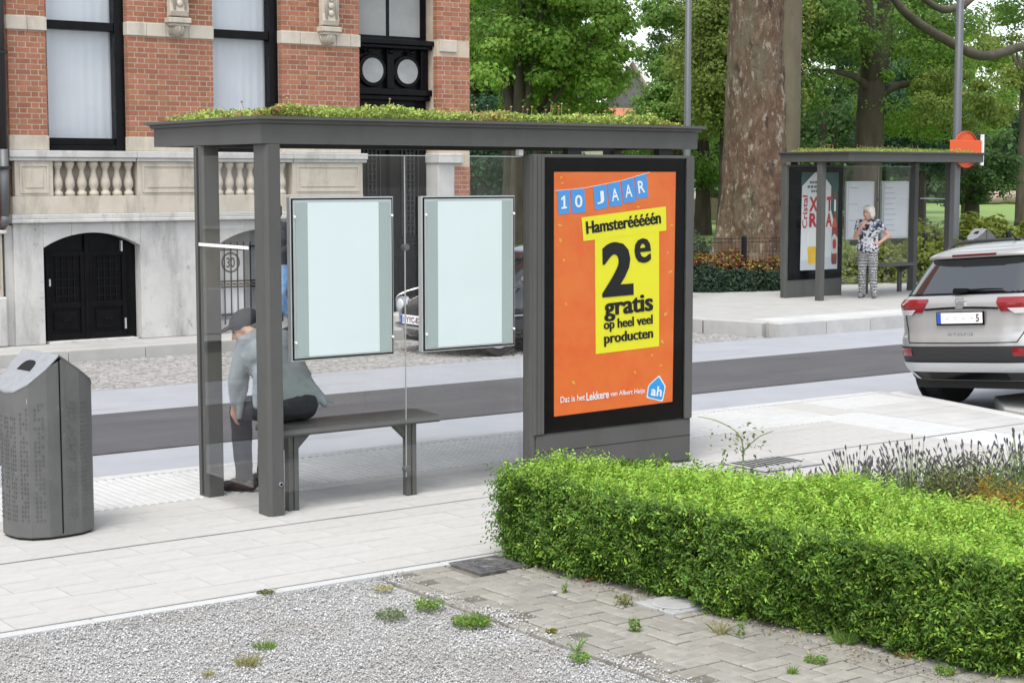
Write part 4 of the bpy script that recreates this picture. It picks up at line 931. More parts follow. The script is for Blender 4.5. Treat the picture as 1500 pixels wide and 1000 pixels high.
# ================================================================== vegetation
MT['limb'] = mat('limb_bark', (0.05, 0.043, 0.029), 0.9, 0, (0.09, 0.078, 0.055), 2.0, 8, bump=0.3, bscale=10)
def leafm(name, c, var=.35, hue=.02, tr=.5): return mat(name, c, 0.6, 0, None, isl_rand=var, hue_rand=hue, transl=tr, spec=.3)
MT['lf_bright'] = leafm('leaf_bright', (0.21, 0.36, 0.055)); MT['lf_mid'] = leafm('leaf_mid', (0.15, 0.265, 0.05)); MT['lf_dark'] = leafm('leaf_dark', (0.075, 0.145, 0.04))
MT['lf_olive'] = leafm('leaf_olive', (0.20, 0.265, 0.055)); MT['lf_teal'] = leafm('leaf_teal', (0.065, 0.145, 0.075)); MT['lf_yellow'] = leafm('leaf_yellowgreen', (0.19, 0.23, 0.035))
def crown(name, rg, c, r, nclump, per, size, material, parent, clump_r=(.7, 1.3), hollow=.5, flat=.55, zmin=None):
    c = np.array(c); r = np.array(r)
    d = rg.normal(0, 1, (nclump, 3)); d /= np.linalg.norm(d, axis=1)[:, None]
    rad = hollow + (1 - hollow) * rg.random(nclump) ** .6
    C = c + d * r * rad[:, None]
    Ps = []; Ns = []
    for k in range(nclump):
        n = int(1.30 * per * rg.uniform(.5, 1.4)); cr = rg.uniform(*clump_r) * .86
        e = rg.normal(0, 1, (n, 3)); e /= np.linalg.norm(e, axis=1)[:, None]
        e2 = e * (rg.random(n) ** .45)[:, None] * cr; e2[:, 2] *= flat
        Ps.append(C[k] + e2); Ns.append(e * 1.0 + np.array([-.15, -.3, .45]))
    P = np.concatenate(Ps); N = np.concatenate(Ns); size = size * .68
    if zmin is not None: k = P[:, 2] > zmin; P, N = P[k], N[k]
    return quads_obj(name, leaf_quads(P, N, size, rg, .62, .45), material, parent, kind=None)
def limb(pts, rads, seg=9, wob=0.0, rg=None):
    """smooth tapered limb through pts"""
    pts = [np.array(p, float) for p in pts]; out = []; rr_ = []; n = 6
    for i in range(len(pts) - 1):
        p0 = pts[max(i - 1, 0)]; p1 = pts[i]; p2 = pts[i + 1]; p3 = pts[min(i + 2, len(pts) - 1)]
        for k in range(n):
            t_ = k / n
            q_ = .5 * ((2 * p1) + (-p0 + p2) * t_ + (2 * p0 - 5 * p1 + 4 * p2 - p3) * t_ * t_ + (-p0 + 3 * p1 - 3 * p2 + p3) * t_ ** 3)
            if wob and rg is not None: q_ = q_ + rg.normal(0, wob, 3)
            out.append(q_); rr_.append(rads[i] + (rads[i + 1] - rads[i]) * t_)
    out.append(pts[-1]); rr_.append(rads[-1]); return [tuple(p) for p in out], rr_
def tree(label, x, y, trunk_h, r0, crowns, seed, m_leaf, nclump, per, size, bark='bark2', lean=(0, 0), group=None, name='broadleaf_tree', clump_r=(.7, 1.3), limbs=5):
    rg = np.random.default_rng(seed); t_ = thing(name, label, 'tree', (x, y, -0.03), group)
    q = MB(); top = np.array([x + lean[0], y + lean[1], trunk_h])
    p, r = limb([(x, y, -.05), (x + lean[0] * .3, y + lean[1] * .3, trunk_h * .4), tuple(top), tuple(top + np.array([lean[0], lean[1], 2.5]))], [r0 * 1.25, r0, r0 * .8, r0 * .35], rg=rg, wob=.01); q.tube(p, r, 12)
    for k in range(limbs):
        c = crowns[k % len(crowns)]; e = np.array(c[0]) + rg.normal(0, .5, 3) * np.array(c[1]) * .6
        mid = (top + e) / 2 + np.array([0, 0, -.3]); p, r = limb([tuple(top + np.array([0, 0, -.4])), tuple(mid), tuple(e)], [r0 * .5, r0 * .3, r0 * .08]); q.tube(p, r, 7)
    q.build('trunk', MT[bark], t_, smooth=True)
    for (c, rd) in crowns: crown('crown', rg, c, rd, nclump, per, size, MT[m_leaf], t_, clump_r)
    return t_
def atx(px, Y): d = ray(px, 260); return d.x * Y / d.y
# left: bright trees behind the house corner
x = atx(760, 33); tree('bright green tree just right of the brick townhouse corner', x, 33, 3.2, .22, [((x - .3, 33, 6.6), (2.2, 2.0, 3.0)), ((x + 1.2, 32.6, 5.4), (1.5, 1.5, 1.8))], 11, 'lf_bright', 62, 170, .19, clump_r=(.45, .85))
x = atx(792, 36); tree('light green maple left of the white sky gap', x, 36, 3.0, .2, [((x - .2, 36, 6.2), (1.9, 2.0, 2.3)), ((x + .2, 35.6, 4.6), (1.5, 1.8, 1.7))], 12, 'lf_bright', 60, 190, .18, clump_r=(.45, .85))
x = atx(715, 42); tree('dark tall tree behind the townhouse corner', x, 42, 4, .3, [((x - 1, 42, 7.0), (2.4, 3, 4.5))], 13, 'lf_dark', 90, 240, .24, clump_r=(.9, 1.6))
x = atx(770, 52); tree('deep green tree far behind the light green maple', x, 52, 4, .3, [((x - 1, 52, 6.0), (3.0, 3, 3.8))], 14, 'lf_dark', 80, 220, .28, clump_r=(1, 1.8))
x = atx(1082, 37); tree('olive green tree right of the white sky gap', x, 37, 3, .25, [((x + .5, 37, 8.0), (1.7, 2.0, 4.2)), ((x - .3, 36.6, 5.2), (1.6, 2, 1.8))], 15, 'lf_olive', 75, 240, .18)
x = atx(955, 50); tree('dark leafy tree in front of the tiled roof', x, 50, 3, .25, [((x + .6, 50, 3.9), (1.5, 2.0, 1.3))], 16, 'lf_mid', 26, 220, .24)
x = atx(1062, 33); tree('drooping yellow green tree left of the giant plane trunk', x, 33, 3, .2, [((x + .3, 33, 8.2), (1.1, 1.5, 3.4)), ((x + .2, 33, 5.0), (.9, 1.3, 1.8))], 17, 'lf_olive', 60, 240, .16)
x = atx(1110, 55); tree('dark evergreen filling the gap behind the slim lamp', x, 55, 2, .3, [((x + 1, 55, 3.8), (4.5, 3, 3.0))], 18, 'lf_dark', 90, 230, .3, clump_r=(1, 1.8))
x = atx(988, 44); tree('dark leafy tree between the sky gap and the lamp post', x, 44, 2.5, .2, [((x, 44, 6.6), (1.0, 1.4, 2.2)), ((x - .3, 43.6, 4.2), (1.3, 1.4, 1.2))], 19, 'lf_mid', 40, 170, .2, clump_r=(.5, .9))
x = atx(905, 58); tree('small ragged tree before the distant gable', x, 58, 2, .18, [((x, 58, 3.9), (1.6, 1.5, .9))], 20, 'lf_olive', 16, 150, .22, clump_r=(.5, .9))
# giant plane tree
px0 = atx(1112, 25.2)
pl = thing('plane_tree', 'giant plane tree trunk with flaking brown bark beside the far shelter', 'tree', (px0, 25.2, -.03))
q = MB(); n = 40; rings = []; rg = np.random.default_rng(3); lob = rg.uniform(-.5, .5, 6)
jit = rg.normal(0, .016, (130, 90)); n = 90; jit = (jit + np.roll(jit, 1, 1) + np.roll(jit, 1, 0) + np.roll(jit, 2, 0)) / 2
for iz, zz in enumerate(np.concatenate([np.linspace(-.1, 2.6, 50), np.linspace(2.65, 8, 60), np.linspace(8.2, 13, 20)])):
    base = .70 + .20 * math.exp(-max(zz, 0) / 1.1) + .16 * math.exp(-max(zz, 0) / .3); ring = []
    for k in range(n):
        a = 2 * math.pi * k / n; fl = math.exp(-max(zz, 0) / .9)
        rr_ = base * (1 - .07 * max(0, math.cos(a + .63)) + .035 * math.sin(3 * a + zz * .4) + .03 * math.sin(5 * a + zz * .9 + 1) + .02 * math.sin(11 * a - zz * 1.7) + .012 * math.sin(17 * a + zz * 3.1) + fl * (.13 * math.sin(5 * a + 1) + .08 * math.sin(8 * a)) + jit[iz, k])
        ring.append((px0 + rr_ * math.cos(a) + .03 * zz * .3, 25.2 + rr_ * math.sin(a), zz))
    rings.append(ring)
q.loft(rings); q.build('trunk', MT['bark'], pl, smooth=True)
q = MB(); rings = []
for zz in np.linspace(1.9, 13, 30):      # smooth olive limb fused on its right side
    rings.append([(px0 + .215 + .009 * zz + (.42 - .006 * zz) * math.cos(2 * math.pi * k / 20) * (1 + .05 * math.sin(zz * 1.3 + k)), 25.2 - .34 + .42 * math.sin(2 * math.pi * k / 20), zz) for k in range(20)])
q.loft(rings); q.build('fused_limb', MT['barksmooth'], pl, smooth=True)

rg = np.random.default_rng(31); crown('crown', rg, (px0 + .5, 25.5, 13.5), (6.5, 6, 3.2), 90, 130, .3, MT['lf_mid'], pl, (1, 1.8))
# forked tree with the sweeping limb
fx, fy = atx(1272, 36), 36.0
ft = thing('forked_tree', 'dark forked tree with spreading branches above the far shelter', 'tree', (fx, fy, -.03))
q = MB()
p, r = limb([(fx, fy, -.1), (fx - .05, fy, 2.5), (fx + .1, fy, 5.0), (fx + .25, fy, 6.2)], [.55, .44, .42, .40]); q.tube(p, r, 14)
for pts, rd in [([(fx + .1, fy, 4.9), (fx - .3, fy - .2, 6.2), (fx - .6, fy, 8.5)], [.36, .30, .2]), ([(fx + .2, fy, 5.2), (fx + .55, fy, 6.5), (fx + .7, fy, 9)], [.36, .3, .2]),
                ([(fx, fy, 4.8), (fx - 1.2, fy - .3, 5.2), (fx - 3, fy - .4, 5.3)], [.14, .10, .04]), ([(fx + .2, fy, 4.6), (fx + 1.2, fy - .4, 5.0), (fx + 2.6, fy - .6, 4.7), (fx + 3.6, fy - .6, 3.6)], [.16, .12, .09, .03]),
                ([(fx + 1.6, fy - .4, 5.0), (fx + 2.4, fy - .7, 4.0), (fx + 3.2, fy - .8, 2.6)], [.08, .06, .02])]:
    p, r = limb(pts, rd); q.tube(p, r, 9)
q.build('trunk', MT['bark2'], ft, smooth=True)
rg = np.random.default_rng(32)
crown('crown', rg, (fx, fy - .2, 8.2), (4.5, 3, 2.6), 70, 220, .2, MT['lf_mid'], ft, (.7, 1.3)); crown('crown', rg, (fx + 2.6, fy + .5, 5.0), (2.8, 2, 1.8), 50, 200, .17, MT['lf_bright'], ft, (.5, 1.0)); crown('crown', rg, (fx - 2.2, fy + .6, 5.6), (1.8, 2, 1.8), 30, 200, .17, MT['lf_mid'], ft, (.5, 1.0))
# big sweeping limb of a tree standing to the right
gx0, gy0 = atx(1700, 33), 33.0
st = thing('spreading_tree', 'tree whose long bare limb sweeps low across the upper right corner', 'tree', (gx0, gy0, -.03))
def W(px, py, Y): return tuple(onY(px, py, Y))
q = MB(); p, r = limb([(gx0, gy0, -.1), (gx0, gy0, 3), (gx0 - .1, gy0, 5.2), (gx0, gy0, 9)], [.6, .5, .48, .3]); q.tube(p, r, 12)
p, r = limb([(gx0 - .1, gy0, 4.6), W(1560, 62, 32.6), W(1500, 68, 32.4), W(1440, 82, 32.2), W(1385, 58, 32.2), W(1330, 22, 32.3), W(1290, -30, 32.4)], [.28, .18, .13, .15, .14, .13, .10]); q.tube(p, r, 10)
p, r = limb([W(1412, 8, 32.3), W(1380, 14, 32.2), W(1345, -8, 32.2)], [.12, .11, .07]); q.tube(p, r, 8)
p, r = limb([W(1450, -25, 32.4), W(1412, 8, 32.3)], [.10, .11]); q.tube(p, r, 8)
q.build('trunk', MT['limb'], st, smooth=True)
rg = np.random.default_rng(33); crown('crown', rg, (gx0 - 3.0, gy0 + .8, 7.9), (4.5, 2.5, 1.7), 70, 200, .18, MT['lf_mid'], st, (.6, 1.1)); crown('crown', rg, W(1400, 150, 34), (2.2, 1.5, .9), 34, 180, .16, MT['lf_olive'], st, (.4, .8))
# backdrop trees; those called shaded carry the shade in their dark leaf colour
def bgtree(label, px, Y, zc, rad, mt, seed, size=.3, ncl=70, per=200, cr=(.9, 1.7)):
    x = atx(px, Y); tree(label, x, Y, max(1.5, zc - rad[2] * .6), .3, [((x, Y, zc), rad)], seed, mt, ncl, per, size, clump_r=cr, limbs=3)
bgtree('deep shaded tree behind the giant plane trunk', 1205, 44, 5.0, (4.0, 2.5, 5.0), 'lf_dark', 41)
bgtree('holly dark tree right of the forked trunk', 1345, 40, 4.2, (2.3, 2, 2.3), 'lf_teal', 42, .2, 60, 230, (.6, 1.1))
bgtree('mid green tree far behind the forked trunk', 1275, 58, 7.0, (3.6, 3, 5.0), 'lf_mid', 43, .32)
bgtree('light tree at the far right behind the sign', 1420, 50, 6.2, (2.6, 2.5, 2.6), 'lf_bright', 44, .26, 45, 170)
bgtree('dark shrubby tree under the orange sign', 1425, 42, 2.6, (1.8, 1.5, 1.6), 'lf_dark', 45, .2, 40, 200, (.5, 1.0))
bgtree('pale ragged tree at the upper right frame edge', 1500, 46, 7.8, (2.6, 2, 2.0), 'lf_olive', 46, .22, 30, 160, (.6, 1.1))
bgtree('dark yew row seen through the near shelter glass', 712, 39, 2.0, (2.0, 1.5, 2.3), 'lf_teal', 47, .2, 50, 220, (.6, 1.1))
bgtree('low green tree behind the far lawn', 1030, 46, 3.6, (3.0, 2, 1.9), 'lf_mid', 48, .22, 50, 200, (.6, 1.1))
x = atx(752, 34); tree('grey trunked tree seen right of the second info panel', x + .0, 34, 3.6, .28, [((x, 34, 6.0), (2.0, 2, 1.6))], 49, 'lf_mid', 30, 180, .2)
bgtree('deep shade tree filling behind the two bright trees', 740, 60, 6.5, (4.6, 3, 5.6), 'lf_dark', 101, .34, 80, 190)  # from here on, dark-leaved trees added to deepen the canopy tone behind
bgtree('shaded lime tree left of the big trunk behind the slim lamp', 1035, 62, 7.0, (2.6, 2.5, 4.6), 'lf_dark', 102, .32, 60, 190)
bgtree('shaded tree right behind the plane trunk, darkest of all', 1195, 52, 6.5, (3.2, 2.5, 5.6), 'lf_dark', 103, .3, 80, 200)
bgtree('dark chestnut behind the forked trunk, left of the pole', 1330, 66, 8.0, (4.0, 3, 5.5), 'lf_dark', 104, .34, 70, 190)
# spruce at the right edge
sx, sy = atx(1478, 88), 88.0
sp = thing('spruce_tree', 'dark open spruce at the right edge of the park', 'tree', (sx, sy, -.03)); rg = np.random.default_rng(51)
q = MB(); q.tube([(sx, sy, -.1), (sx, sy, 6), (sx, sy, 13)], [.3, .2, .05], 9); Ps = []; Ns = []; Us = []
for k in range(90):
    z = .8 + 12 * (k / 90); L = (4.0 - z * .27) * rg.uniform(.6, 1.1); a = rg.uniform(0, 6.283)
    e = np.array([math.cos(a), math.sin(a), -.12]); tip = np.array([sx, sy, z]) + e * L; q.tube([(sx, sy, z), tuple(tip)], [.05, .012], 4)
    m_ = 60; tt = rg.random(m_) ** .7; P = np.array([sx, sy, z]) + e * (L * tt)[:, None] + rg.normal(0, .13, (m_, 3)) - np.array([0, 0, .1]); Ps.append(P); Ns.append(np.tile([0, 0, 1.0], (m_, 1)))
q.build('trunk', MT['bark2'], sp); P = np.concatenate(Ps); quads_obj('crown', leaf_quads(P, np.concatenate(Ns), .36, rg, .22, .9), MT['lf_teal'], sp, kind=None)

# ---- shrubs, hedges behind the far platform
def shrub(label, name, x, y, rx, ry, h, mt, n, size, seed, cat='shrub', group=None, z0=0.0):
    rg = np.random.default_rng(seed); t_ = thing(name, label, cat, (x, y, z0), group)
    q = MB()
    for k in range(9): a = rg.uniform(0, 6.28); q.tube([(x + rx * .15 * math.cos(a), y + ry * .15 * math.sin(a), z0), (x + rx * .55 * math.cos(a), y + ry * .55 * math.sin(a), z0 + h * .7)], [.018, .006], 5)
    q.build('stems', MT['bark2'], t_)
    d = rg.normal(0, 1, (n, 3)); d /= np.linalg.norm(d, axis=1)[:, None]; d[:, 2] = np.abs(d[:, 2]); rad = rg.random(n) ** .4
    bump = 1 + .22 * np.sin(d[:, 0] * 7 + seed) * np.sin(d[:, 1] * 6) + .12 * np.sin(d[:, 2] * 15 + d[:, 0] * 9)
    P = np.array([x, y, z0 + .02]) + d * np.array([rx, ry, h]) * (rad * bump)[:, None]
    quads_obj('foliage', leaf_quads(P, d + [0, 0, .5], size, rg, .5, .6), mt if not isinstance(mt, str) else MT[mt], t_, kind=None); return t_
def long_hedge(name, label, pts, w, h, mt, n, size, seed, cat='hedge', z0=0.0):
    rg = np.random.default_rng(seed); t_ = thing(name, label, cat, (pts[0][0], pts[0][1], z0)); Ps = []; Ns = []
    core = MB()
    for i in range(len(pts) - 1):
        a = np.array(pts[i]); b = np.array(pts[i + 1]); L = np.linalg.norm(b - a); d = (b - a) / L; nn = np.array([-d[1], d[0]]); m_ = int(n * L)
        u = rg.random(m_) * L; ang = rg.uniform(-.2, math.pi + .2, m_); rad = rg.random(m_) ** .35 * (1 + .15 * np.sin(u * 3.1 + seed) + .1 * np.sin(u * 7.7))
        off = np.cos(ang) * w / 2 * rad; z = np.abs(np.sin(ang)) * h * rad
        P = np.stack([a[0] + d[0] * u + nn[0] * off, a[1] + d[1] * u + nn[1] * off, z0 + z + .02], 1); Ps.append(P)
        Ns.append(np.stack([nn[0] * np.cos(ang), nn[1] * np.cos(ang), np.abs(np.sin(ang)) + .3], 1))
        k = w * .28; core.add([(a[0] + nn[0] * k, a[1] + nn[1] * k, z0), (b[0] + nn[0] * k, b[1] + nn[1] * k, z0), (b[0] - nn[0] * k, b[1] - nn[1] * k, z0), (a[0] - nn[0] * k, a[1] - nn[1] * k, z0),
                               (a[0] + nn[0] * k * .7, a[1] + nn[1] * k * .7, z0 + h * .7), (b[0] + nn[0] * k * .7, b[1] + nn[1] * k * .7, z0 + h * .7), (b[0] - nn[0] * k * .7, b[1] - nn[1] * k * .7, z0 + h * .7), (a[0] - nn[0] * k * .7, a[1] - nn[1] * k * .7, z0 + h * .7)],
                               [(0, 3, 2, 1), (4, 5, 6, 7), (0, 1, 5, 4), (1, 2, 6, 5), (2, 3, 7, 6), (3, 0, 4, 7)])
    core.build('branches', mat('hedge_wood', (0.025, 0.03, 0.012), .95), t_)
    quads_obj('foliage', leaf_quads(np.concatenate(Ps), np.concatenate(Ns), size, rg, .55, .6), mt if not isinstance(mt, str) else MT[mt], t_, kind=None); return t_
ivy = leafm('ivy', (0.018, 0.045, 0.022), .5, .02, .2)
long_hedge('ivy_bank', 'low dark ivy bank left of the far shelter', [(16.5, 23.9), (19.8, 22.9), (21.5, 22.1), (22.4, 21.9)], 1.0, .42, ivy, 3200, .075, 61, 'ivy')
long_hedge('flower_bed', 'orange and yellow flowering strip at the plane tree foot', [(18.5, 24.6), (21.2, 23.5), (23.4, 22.8)], .9, .62, mat('orange_flowers', (0.24, 0.14, 0.035), .7, 0, None, isl_rand=.6, hue_rand=.085, transl=.3), 2300, .08, 62, 'flowers')
long_hedge('green_hedge', 'yellow green hedge behind the far shelter bench', [(23.6, 22.9), (26.6, 21.9), (31, 21.4)], 1.1, .75, 'lf_yellow', 2200, .10, 63)
long_hedge('fern_hedge', 'loose ferny shrubs behind the silver car roof', [(27.3, 23.6), (31.5, 22.8), (36, 22.3)], 1.3, 1.15, 'lf_yellow', 2000, .14, 64, 'shrubs')
shrub('grey green feathery shrub left of the plane trunk', 'feathery_shrub', atx(1030, 27), 27, 1.6, .9, .75, leafm('lf_greygreen', (0.10, 0.125, 0.07), .4, .03), 6000, .10, 65)
shrub('tall pale grass clump behind the far shelter posts', 'grass_clump', atx(1372, 24.2), 24.2, .6, .5, 1.0, leafm('lf_paleg', (0.13, 0.15, 0.06), .4, .03), 3500, .11, 66)
long_hedge('far_shrubbery', 'dark shrub border along the back of the lawn', [(atx(640, 110), 110), (atx(900, 105), 105), (atx(1080, 100), 100), (atx(1250, 96), 96), (atx(1400, 92), 92), (atx(1620, 84), 84)], 9.0, 9.0, 'lf_dark', 420, .66, 67, 'shrubs')
# ---- the clipped hedge in the foreground
HP = [(5.40, 7.44), (6.42, 7.22), (6.86, 6.2), (6.80, 4.9), (7.0, 2.6), (6.1, 2.4), (5.83, 4.3), (5.57, 5.66)]
hd = thing('clipped_hedge', 'low clipped box hedge with lime green top in the right foreground', 'hedge', (6.1, 5.3, 0)); rg = np.random.default_rng(71); HH = .455
HPa = np.array(HP); cen = HPa.mean(0)
ins = cen + (HPa - cen) * np.array([.86, .965])
q = MB(); q.prism([tuple(p) for p in ins[::-1]], 'z', -.04, HH - .075); q.build('dark_core', mat('hedge_inner', (0.012, 0.022, 0.006), .95), hd)  # solid dark core; the shade inside the hedge is put into its colour
def inpoly(P, poly):
    c = np.zeros(len(P), bool); n = len(poly); j = n - 1
    for i in range(n):
        xi, yi = poly[i]; xj, yj = poly[j]
        c ^= ((yi > P[:, 1]) != (yj > P[:, 1])) & (P[:, 0] < (xj - xi) * (P[:, 1] - yi) / (yj - yi + 1e-12) + xi); j = i
    return c
def lump(x, y): return .030 * np.sin(x * 5.3 + y * 2.1) + .022 * np.sin(y * 4.3 + 1) + .018 * np.sin(y * 7.7 - x * 3) + .012 * np.sin(x * 17 + y * 11)
T = rg.uniform([5.3, 2.4], [7.0, 7.5], (29000, 2)); T = T[inpoly(T, HP)]
B = np.stack([T[:, 0], T[:, 1], HH - .035 + lump(T[:, 0], T[:, 1]) + rg.uniform(-.075, .02, len(T))], 1); D = np.tile([0, 0, 1.0], (len(T), 1))
SB = []; SDn = []
for i in range(len(HP)):
    a = HPa[i]; b = HPa[(i + 1) % len(HP)]; L = np.linalg.norm(b - a); vis = i in (0, 5, 6, 7)
    m_ = int(L * (4200 if i in (7, 6) else 3300 if i == 0 else 400)); t_ = rg.random(m_); p = a + (b - a) * t_[:, None]; nn = np.array([(b - a)[1], -(b - a)[0]]) / L
    if np.dot(nn, p.mean(0) - cen) < 0: nn = -nn
    z = rg.uniform(.0, HH - .01, m_); bul = .03 * np.sin(z / HH * 3.1) + .034 * np.sin(t_ * L * 5 + z * 9 + i) + .022 * np.sin(t_ * L * 13 - z * 17) - .10 * np.clip(.10 - z, 0, 1)
    SB.append(np.column_stack([p + nn * (bul + rg.uniform(-.06, .012, m_))[:, None], z])); SDn.append(np.column_stack([np.tile(nn * .85, (m_, 1)), np.full(m_, .35)]))
SB = np.concatenate(SB); SDn = np.concatenate(SDn)
gap = np.sin(SB[:, 1] * 23 + SB[:, 0] * 11) * np.sin(SB[:, 2] * 29 + SB[:, 1] * 9) + .6 * np.sin(SB[:, 1] * 51 + SB[:, 2] * 37); kp = (gap < .62) | (rg.random(len(SB)) < .22); SB, SDn = SB[kp], SDn[kp]
gap = np.sin(B[:, 0] * 21 + B[:, 1] * 9) * np.sin(B[:, 1] * 17 - B[:, 0] * 7) + .6 * np.sin(B[:, 1] * 43 + B[:, 0] * 31); kp = (gap < .80) | (rg.random(len(B)) < .35); B, D, T = B[kp], D[kp], T[kp]
def sprigs(base, dirs, nl, ls, seed, L0=.065, nb=.5):
    rg = np.random.default_rng(seed); n = len(base); d = dirs + rg.normal(0, .42, (n, 3)); d /= np.linalg.norm(d, axis=1)[:, None]
    L = L0 * rg.uniform(.5, 1.35, n); side = np.cross(d, rg.normal(0, 1, (n, 3))); side /= np.linalg.norm(side, axis=1)[:, None]; sg2 = np.sign((np.cross(side, d) * (dirs + [0, 0, .5])).sum(1))[:, None]; Ps = []; Ns = []; Us = []
    for k in range(nl):
        t_ = (k + .6) / nl; sgn = 1 if k % 2 else -1
        Ps.append(base + d * (L * t_)[:, None] + side * (sgn * ls * .42) + rg.normal(0, .002, (n, 3)))
        Ns.append(np.cross(side, d) * sg2 + dirs * nb + np.array([0, 0, .25])); Us.append(side * sgn + d * .55)
    return leaf_quads(np.concatenate(Ps), np.concatenate(Ns), ls, rg, .42, .22, np.concatenate(Us))
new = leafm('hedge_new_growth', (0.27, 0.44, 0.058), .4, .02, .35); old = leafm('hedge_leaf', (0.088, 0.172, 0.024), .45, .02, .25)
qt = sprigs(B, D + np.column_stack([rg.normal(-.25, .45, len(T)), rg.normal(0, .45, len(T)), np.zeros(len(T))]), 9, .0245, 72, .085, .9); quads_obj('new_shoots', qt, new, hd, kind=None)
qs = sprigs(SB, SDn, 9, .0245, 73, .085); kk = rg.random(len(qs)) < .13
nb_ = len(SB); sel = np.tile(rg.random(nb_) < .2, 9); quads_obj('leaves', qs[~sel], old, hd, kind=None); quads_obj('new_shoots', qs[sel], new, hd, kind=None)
# straggling long shoots on top and at the tip
m_ = 130; kx = rg.uniform(0, 1, m_); bx = np.where(kx < .5, rg.uniform(5.3, 5.7, m_), rg.uniform(5.5, 6.6, m_)); by = np.where(kx < .5, rg.uniform(6.9, 7.45, m_), rg.uniform(4.5, 7.1, m_))
q = MB(); Pl = []
for k in range(m_):
    b0 = np.array([bx[k], by[k], HH - .02]); dd = np.array([rg.normal(-.25, .4), rg.normal(.1, .35), 1.0]); dd /= np.linalg.norm(dd); L = rg.uniform(.07, .16)
    q.tube([tuple(b0), tuple(b0 + dd * L)], [.0016, .001], 4)
    for j in range(9): Pl.append((b0 + dd * L * (j + 1) / 9.5, dd))
q.build('shoot_stems', MT['lf_mid'], hd)['kind'] = 'stuff'; Pa = np.array([p[0] for p in Pl]); Da = np.array([p[1] for p in Pl]); sd_ = np.cross(Da, rg.normal(0, 1, Da.shape))
quads_obj('long_shoots', leaf_quads(Pa + sd_ * .008, np.cross(sd_, Da), .022, rg, .5, .4, sd_ + Da * .7), new, hd)
# horizontal twigs at the hedge tip
m_ = 150; bz = rg.uniform(.05, .42, m_); b0 = np.stack([np.full(m_, 5.42), rg.uniform(7.15, 7.46, m_), bz], 1); b0 = np.concatenate([sprigs(b0, np.tile([-.8, .35, .25], (m_, 1)), 11, .022, 74, .15)]); quads_obj('tip_twigs', b0, old, hd, kind=None)

# lavender behind the hedge
lavg = leafm('lavender_leaf', (0.20, 0.27, 0.09), .35, .02, .2); lavf = mat('lavender_flower', (0.10, 0.09, 0.105), .9, 0, None, isl_rand=.45)
LV = [(7.36, 7.08, .36, .24, 'thin lavender tuft near the drain grate, leftmost of the row'), (7.62, 6.86, .47, .30, 'lavender plant second from the left behind the hedge'), (7.95, 6.70, .51, .34, 'full lavender clump in the middle behind the hedge'), (8.22, 6.48, .52, .36, 'lavender clump left of the tall one at the frame edge'), (8.50, 6.30, .56, .38, 'tallest lavender clump at the right frame edge'), (8.80, 6.15, .55, .38, 'rightmost lavender clump cut by the picture edge')]
for k, (x, y, h, r, lb) in enumerate(LV):
    rg = np.random.default_rng(80 + k); t_ = thing('lavender_plant', lb, 'lavender', (x, y, -.05), 'lavender plants behind the hedge')
    q = MB(); fl = MB(); Pl = []; Nl = []
    for j in range(int(135 * (h / .5) ** 1.6)):
        a = rg.uniform(0, 6.28); s_ = rg.random() ** .5; e = np.array([x + r * s_ * math.cos(a) * 1.0, y + r * s_ * math.sin(a), -.05 + h * rg.uniform(.78, 1.12) * (1 - .28 * s_ * s_)]); b0 = np.array([x + r * .25 * s_ * math.cos(a), y + r * .25 * s_ * math.sin(a), -.05]); m__ = (b0 + e) / 2 + np.array([0, 0, .06])
        q.tube([tuple(b0), tuple(m__), tuple(e)], [.0022, .0018, .0014], 3)
        d = (e - m__) / np.linalg.norm(e - m__); fl.tube([tuple(e - d * .012), tuple(e + d * .004), tuple(e + d * .014), tuple(e + d * .022)], [.0025, .0058, .005, .002], 5)
        for _ in range(20): tt = rg.uniform(.1, .8); Pl.append(b0 + (e - b0) * tt + rg.normal(0, .02, 3)); Nl.append(rg.normal(0, 1, 3))
    q.build('stems', lavg, t_)['kind'] = 'stuff'; fl.build('flower_heads', lavf, t_)['kind'] = 'stuff'; quads_obj('foliage', leaf_quads(np.array(Pl), np.array(Nl), .05, rg, .16, .3, np.tile([0, 0, 1.0], (len(Pl), 1))), lavg, t_, kind=None)
shrub('yellow orange leafed clump beside the hedge at the right frame edge', 'yellow_shrub', 7.62, 5.75, .42, .42, .44, leafm('lf_gold', (0.34, 0.25, 0.04), .4, .03), 5000, .035, 91, z0=-.05)
shrub('rusty leafed plant between hedge and lavender', 'rusty_plant', 7.85, 6.25, .30, .30, .46, leafm('lf_rust', (0.13, 0.13, 0.05), .5, .05), 3000, .035, 92, z0=-.05)
# bent sapling in front of the drain
sx_, sy_ = 7.05, 7.28
sp_ = thing('bent_weed', 'bent weedy sapling stem rising behind the hedge before the drain', 'plant', (sx_, sy_, -.05)); q = MB(); rg = np.random.default_rng(95)
p, r = limb([(sx_, sy_, -.05), (sx_ + .01, sy_, .35), (sx_ - .02, sy_, .54), (sx_ - .12, sy_ + .08, .63), (sx_ - .22, sy_ + .16, .66)], [.006, .005, .004, .004, .002]); q.tube(p, r, 6)
p, r = limb([(sx_, sy_, .44), (sx_ + .08, sy_ - .05, .53), (sx_ + .16, sy_ - .1, .57)], [.004, .003, .002]); q.tube(p, r, 6); q.build('stem', lavg, sp_)
Pl = np.array([(sx_ + rg.uniform(-.22, .18), sy_ + rg.normal(0, .05), .50 + rg.normal(0, .05)) for _ in range(70)]); quads_obj('leaves', leaf_quads(Pl, np.tile([0, 0, 1.], (70, 1)), .035, rg, .5, .6), leafm('lf_weed', (0.16, 0.19, 0.06)), sp_, kind=None)

